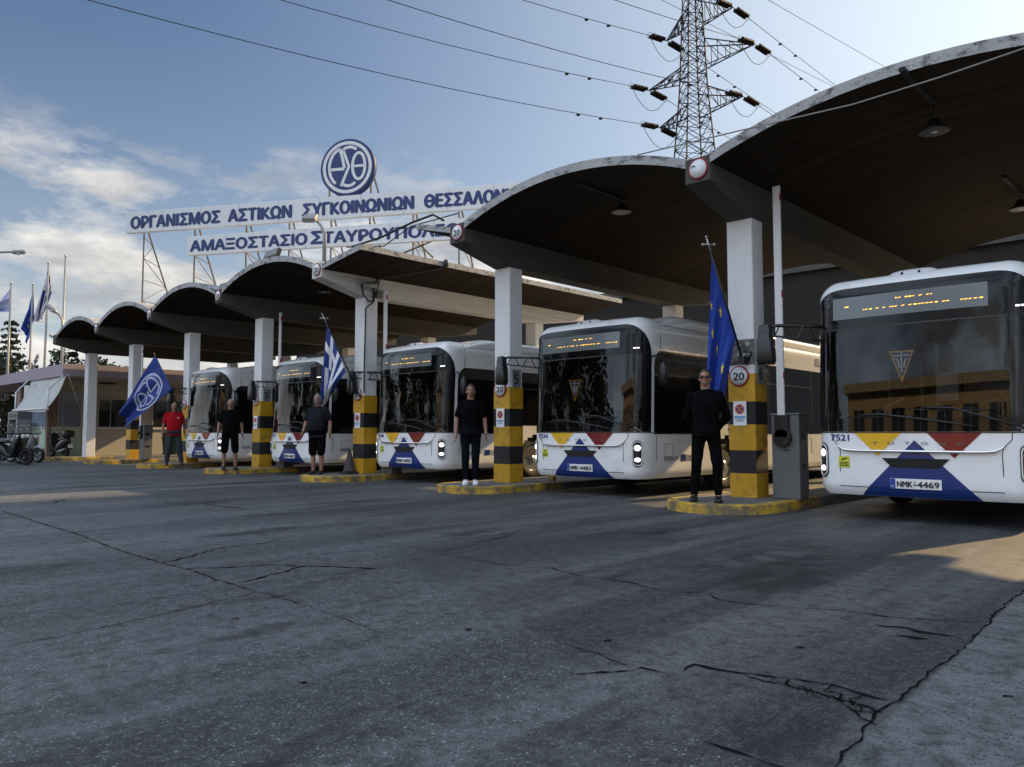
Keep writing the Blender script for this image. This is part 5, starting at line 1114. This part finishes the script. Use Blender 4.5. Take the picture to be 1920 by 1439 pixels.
# ------------------------------------------------------------------ scooters
def scooter(p, dr, bk, body, label, box=False, shield=False):
    d = Vector((cos(YAW), sin(YAW), 0))*dr+FW*bk; rz = math.atan2(d.x, -d.y)
    t = thing('scooter', p, label, 'scooter', 'scooters parked by the cream building', rz); kw = dict(parent=t, world=False); V = Vector
    for nm, y in (('front_wheel', -.66), ('rear_wheel', .62)):
        w = bpy.data.objects.new(nm, None); COL.objects.link(w); w.parent = t; w.location = (0, y, .27)
        MB().lathe([(.19, -.05), (.25, -.055), (.27, -.02), (.27, .02), (.25, .055), (.19, .05), (.19, -.05)], (0, 0, 0), (1, 0, 0), 24, 0, False).build('tyre', M['black_rubber'], w, world=False)
        r = MB(); r.lathe([(.192, -.052), (.165, -.04), (.165, .04), (.192, .052), (.192, -.052)], (0, 0, 0), (1, 0, 0), 24, 0, False); [r.bar((0, .04*cos(a), .04*sin(a)), (0, .18*cos(a), .18*sin(a)), .018) for a in [2*PI*i/7 for i in range(7)]]; r.cyl((-.06, 0, 0), (.06, 0, 0), .045); r.build('rim', M['galvanised' if body == 'scooter_white' else 'scooter_dark'], w, world=False)
    def sec(y, z, wx, hz): return [V((wx*math.copysign(abs(cos(a))**.7, cos(a)), y, z+hz*math.copysign(abs(sin(a))**.7, sin(a)))) for a in [2*PI*i/16 for i in range(16)]]
    m = MB(); m.rings([sec(.95, .74, .04, .05), sec(.80, .68, .13, .13), sec(.45, .58, .19, .19), sec(.12, .46, .18, .18), sec(-.02, .32, .17, .08), sec(-.22, .30, .17, .06)]); m.build('rear_body', M[body], **kw)
    m = MB(); m.rings([sec(-.20, .28, .16, .05), sec(-.30, .45, .20, .10), sec(-.40, .70, .22, .12), sec(-.47, .90, .16, .10), sec(-.50, 1.0, .08, .05)]); m.build('leg_shield', M[body], **kw)
    m = MB(); m.rings([sec(-.42, .50, .05, .04), sec(-.66, .575, .07, .045), sec(-.88, .48, .05, .03)]); m.build('front_mudguard', M[body], **kw)
    m = MB(); m.rings([sec(.85, .80, .10, .04), sec(.55, .80, .15, .06), sec(.2, .76, .15, .06), sec(-.02, .74, .08, .03)]); m.build('seat', M['black_plastic'], **kw)
    m = MB(); m.tube([V((0, -.66, .27)), V((0, -.50, .75)), V((0, -.42, 1.0))], .035); m.tube([V((-.34, -.30, 1.05)), V((-.12, -.42, 1.0)), V((.12, -.42, 1.0)), V((.34, -.30, 1.05))], .02); m.build('handlebar', M['black_plastic'], **kw)
    m = MB(); m.ell((0, -.52, .93), (.09, .06, .08), 12); m.build('headlight', M['plate_white'], **kw)
    for sx in (-1, 1): m = MB(); m.tube([V((sx*.25, -.36, 1.05)), V((sx*.33, -.40, 1.24))], .009); m.ell((sx*.34, -.40, 1.28), (.06, .025, .04), 10); m.build('mirror', M['steel'], **kw)
    m = MB(); m.rings([sec(.95, .50, .03, .05), sec(1.0, .45, .09, .10), sec(1.03, .40, .07, .05)]); m.build('tail', M['black_plastic'], **kw); m = MB(); m.box(-.09, .09, 1.04, 1.05, .42, .58); m.build('number_plate', M['plate_white'], **kw)
    m = MB(); m.tube([V((.14, .1, .25)), V((.17, .5, .28)), V((.18, .95, .38))], [.03, .05, .045], 8); m.build('exhaust', M['steel'], **kw)
    m = MB(); m.bar((-.1, .1, .3), (-.22, .18, .0), .015); m.build('side_stand', M['black_plastic'], **kw)
    if box: m = MB(); m.rings([sec(1.05, .98, .12, .10), sec(.98, 1.0, .20, .15), sec(.75, 1.0, .21, .16), sec(.60, .99, .17, .13)]); m.build('top_box', M['black_plastic'], **kw)
    if shield: m = MB(); m.grid(lambda u, v: V((.22*(2*u-1)*(1-.3*v), -.52+.12*v-.05*(1-(2*u-1)**2), .98+.42*v)), 10, 6); m.build('windshield', M['visor'], **kw)
    return t
def gp(px, dep): q = PD(px, 860, dep); return Vector((q.x, q.y, 0))
scooter(gp(46, 27.5), 1, -.35, 'scooter_white', 'cream white scooter with a windshield parked before the awning', shield=True)
scooter(gp(6, 26.5), 1, -.1, 'scooter_white', 'white scooter cut by the left edge of the picture')
scooter(gp(30, 29.0), 1, -.25, 'scooter_dark', 'dark scooter between the two white scooters')
scooter(gp(17, 25.5), 1, -.2, 'scooter_dark', 'dark scooter nearest the camera at the left edge')
scooter(gp(110, 33.0), -1, .75, 'scooter_dark', 'black scooter with a top box beside the cream building', box=True)

# ------------------------------------------------------------------ street lamps at the far left
def street_lamp(label, pts, r):
    t = thing('street_lamp', (pts[0].x, pts[0].y, 0), label, 'street lamp', 'street lamps at the left'); m = MB(); m.tube([Vector((pts[0].x, pts[0].y, 0))]+pts, r, 8); m.build('pole', M['galvanised'], t)
    e = pts[-1]; d = (pts[-1]-pts[-2]).normalized(); m = MB(); m.tube([e-d*.05, e+d*.15, e+d*.6, e+d*.75], [.05, .13, .13, .05], 8); m.build('lamp_head', M['galvanised'], t); MB().ell(e+d*.35-Vector((0, 0, .10)), (.2, .1, .06), 10).build('lamp_glass', M['lamp_glass'], t)
street_lamp('street lamp whose arm reaches in from the left edge above the flags', [PD(-30, 600, 40), PD(-30, 490, 40), PD(-20, 476, 40), PD(5, 473, 40), PD(22, 473, 40)], .06)
street_lamp('street lamp with a tilted head in front of the bare flagpole', [PD(117, 660, 41), PD(117, 602, 41), PD(112, 592, 41), PD(106, 587, 41)], .06)
street_lamp('small street lamp low behind the roof of the cream building', [PD(62, 760, 60), PD(62, 692, 60), PD(66, 681, 60)], .06)

# ------------------------------------------------------------------ trees
def leaf_quads(m, c, r, n, size, rg, flat=1.0, mi=0):
    for _ in range(n):
        d = Vector((rg.gauss(0, 1), rg.gauss(0, 1), rg.gauss(0, 1))); d = d.normalized()*rg.random()**.4; p = c+Vector((d.x*r, d.y*r, d.z*r*flat))
        a = Vector((rg.uniform(-1, 1), rg.uniform(-1, 1), rg.uniform(-1, 1))).normalized(); b = a.orthogonal().normalized(); s = size*rg.uniform(.6, 1.4)
        m.add([p-a*s, p+b*s*.6, p+a*s, p-b*s*.6], [(0, 1, 2, 3)], mi if rg.random() < .7 else 1-mi)
def tree(p, h, rc, label, kind='broad', seed=1, n=900, cat='tree', group=None, cb=.35):
    rg = random.Random(seed); t = thing('conifer_tree' if kind == 'conifer' else 'broadleaf_tree', p, label, cat, group); m = MB(); V = Vector
    tr = [p, p+V((rg.uniform(-.2, .2), rg.uniform(-.2, .2), h*.45)), p+V((0, 0, h*.92))]; m.tube(tr, [h*.022+.05, h*.016+.03, .02], 8); c = MB()
    if kind == 'conifer':
        k = int(h/.55)
        for i in range(k):
            f = i/k; z = h*(.16+.84*f); R_ = rc*(1-f)**.75*rg.uniform(.7, 1.15)+.12
            for j in range(5):
                a = rg.uniform(0, 2*PI); e = p+V((R_*cos(a), R_*sin(a), z-.28*R_)); s = p+V((0, 0, z)); m.bar(s, e, .02+.015*(1-f))
                for q in range(max(3, int(n/k/5/4))): g = (q+1)/(max(3, int(n/k/5/4))); leaf_quads(c, s+(e-s)*g+V((0, 0, -.06)), .16+.18*g, 4, .17, rg, .5)
    else:
        cl = []
        for i in range(26): a = rg.uniform(0, 2*PI); q = rg.random()**.6; zz = rg.uniform(cb, 1); rr = rc*math.sqrt(max(.06, 1-((zz-.62)/.45)**2)); cl.append(p+V((rr*q*cos(a), rr*q*sin(a), h*zz)))
        for e in cl[:12]: m.tube([p+V((0, 0, h*.3)), (p+V((0, 0, h*.5)))*.5+e*.5, e], [.07, .05, .02], 5)
        for e in cl: leaf_quads(c, e, rc*.36, n//26, .06*rc+.07, rg, .75)
    m.build('trunk', M['bark'], t); c.build('crown', [M['leaf_dark'], M['leaf_mid']], t); return t
gt = lambda px, dep: Vector((PD(px, 812, dep).x, PD(px, 812, dep).y, 0))
tree(gt(12, 60), 10.2, 1.9, 'dark drooping conifer behind the flagpoles at the far left', 'conifer', 3, 1400)
tree(gt(18, 44), 3.7, 1.7, 'green shrubby tree behind the small grey booth', seed=4, cb=.2)
tree(gt(3, 70), 8.0, 2.5, 'yellowish green tree left of the dark conifer', seed=5)
tree(gt(128, 62), 7.5, 1.8, 'dark tree showing between the bare flagpole and leftmost beam', 'broad', 6)
tree(gt(205, 58), 6.3, 2.0, 'tree whose top shows over the wall right of the leftmost column', seed=7)
# ------------------------------------------------------------------ what stands behind the shed
t = thing('workshop_building', (-5, 46, 0), 'long brown workshop behind the canopies, glimpsed past the parked buses', 'building')
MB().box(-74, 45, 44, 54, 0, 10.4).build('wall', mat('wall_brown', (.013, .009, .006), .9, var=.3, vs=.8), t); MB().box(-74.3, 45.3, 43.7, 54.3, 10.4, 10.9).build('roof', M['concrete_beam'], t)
for i in range(13): MB().box(-70+8*i, -65+8*i, 43.94, 44.02, 0, 5.0).build('door', M['cabinet_grey'], t)
# ------------------------------------------------------------------ across the yard, mirrored in the windscreens
t = thing('depot_office', (-10, -26, 0), 'beige office block across the yard, mirrored in the nearest windscreen', 'building')
MB().box(-22, 6, -34, -22, 0, 6.4).build('wall', M['building_beige'], t); MB().box(-22.4, 6.4, -34.4, -21.4, 6.4, 6.9).build('roof', M['wall_cream'], t)
for i in range(9):
    for z in (.9, 3.9): w = MB().box(-21+3*i, -19.2+3*i, -21.98, -21.95, z, z+1.6).build('window', M['window_dark'], t); MB().box(-20.12+3*i, -20.06+3*i, -21.95, -21.92, z, z+1.6).build('frame', M['frame_white'], w)
m = MB(); m.tube([(-14+.5*i, -15, 1.0+.10*i) for i in range(20)], .05, 6); m.tube([(-14+.5*i, -15, .5+.10*i) for i in range(20)], .05, 6); [m.bar((-14+1.5*i, -15, 0), (-14+1.5*i, -15, 1.0+.3*i), .04) for i in range(7)]; tag(m.build('ramp_railing', M['steel']), 'steel ramp railing across the yard before the beige office block', 'railing')
TR = ['tall dark conifer across the yard, nearest the beige office block', 'second dark conifer across the yard, mirrored in the windscreens', 'third dark conifer across the yard, mirrored in the windscreens', 'fourth dark conifer across the yard, mirrored in the windscreens', 'fifth dark conifer across the yard, farthest from the office block']
for i, (x, y, h) in enumerate(((-27, -21, 11), (-31.5, -18, 13), (-38, -24, 10), (-47, -20, 12), (-58, -24, 12))): tree(Vector((x, y, 0)), h, 2.6, TR[i], 'conifer', 20+i, 700, group='conifers across the yard')
for i, (x, y, h) in enumerate(((-36, -30, 13), (-46, -31, 14), (-56, -31, 14), (-68, -30, 15), (-80, -29, 15))): tree(Vector((x, y, 0)), h, 6.2, 'added round-crowned tree %s across the yard, among the conifers' % ['nearest the office', 'second from the office', 'in the middle', 'fourth from the office', 'farthest from the office'][i], 'broad', 40+i, 2600, group='round trees added across the yard', cb=.15)  # added out of view to keep bright sky out of the windscreen reflections
m = MB(); m.box(-120, -22.5, -31, -30.7, 0, 3.0); tag(m.build('yard_wall', M['building_tan']), 'long tan boundary wall across the yard behind the trees', 'wall')
def car(p, rz, mm, label):
    t = thing('parked_car', p, label, 'car', 'cars parked across the yard', rz); kw = dict(parent=t, world=False)
    prof = [(-2.1, .55, .40), (-2.05, .75, .62), (-1.3, .86, .78), (-.7, .92, .80), (.0, .95, .80), (1.0, .95, .80), (1.7, .93, .78), (2.1, .80, .70)]
    m = MB(); m.rings([[Vector((y, s*w*q, z)) for s, z, q in ((-1, .3, .92), (-1, zt*.7, 1), (-1, zt, .9), (0, zt+.05, 1), (1, zt, .9), (1, zt*.7, 1), (1, .3, .92))] for (y, zt, w) in [(a, b, .8+.06*(abs(a) < 1.9)) for a, b, c_ in prof]]); m.build('body', M[mm], **kw)
    m = MB(); m.hull([Vector(v) for v in ((-1.1, -.75, .88), (1.75, -.75, .92), (1.75, .75, .92), (-1.1, .75, .88))], [Vector(v) for v in ((-.25, -.58, 1.42), (1.25, -.58, 1.40), (1.25, .58, 1.40), (-.25, .58, 1.42))]); m.build('cabin_glass', M['window_dark'], bevel=.05, **kw); MB().box(-.2, 1.2, -.56, .56, 1.40, 1.46).build('roof', M[mm], bevel=.03, **kw)
    for a in (-1.3, 1.3):
        for s in (-1, 1): w = MB(); w.lathe([(.2, -.1), (.31, -.1), (.32, 0), (.31, .1), (.2, .1)], (a, s*.78, .32), (0, s, 0), 20); w.build('wheel', M['black_rubber'], **kw)
for i, (x, y, mm, l) in enumerate(((-19.5, -5.5, 'car_grey', 'dark grey car across the yard, mirrored low in a windscreen'), (-27, -9, 'car_white', 'white car across the yard behind the dark grey one'), (-36, -8, 'car_grey', 'farthest dark car across the yard, parked before the conifers'))): car(Vector((x, y, 0)), R(20), mm, l)
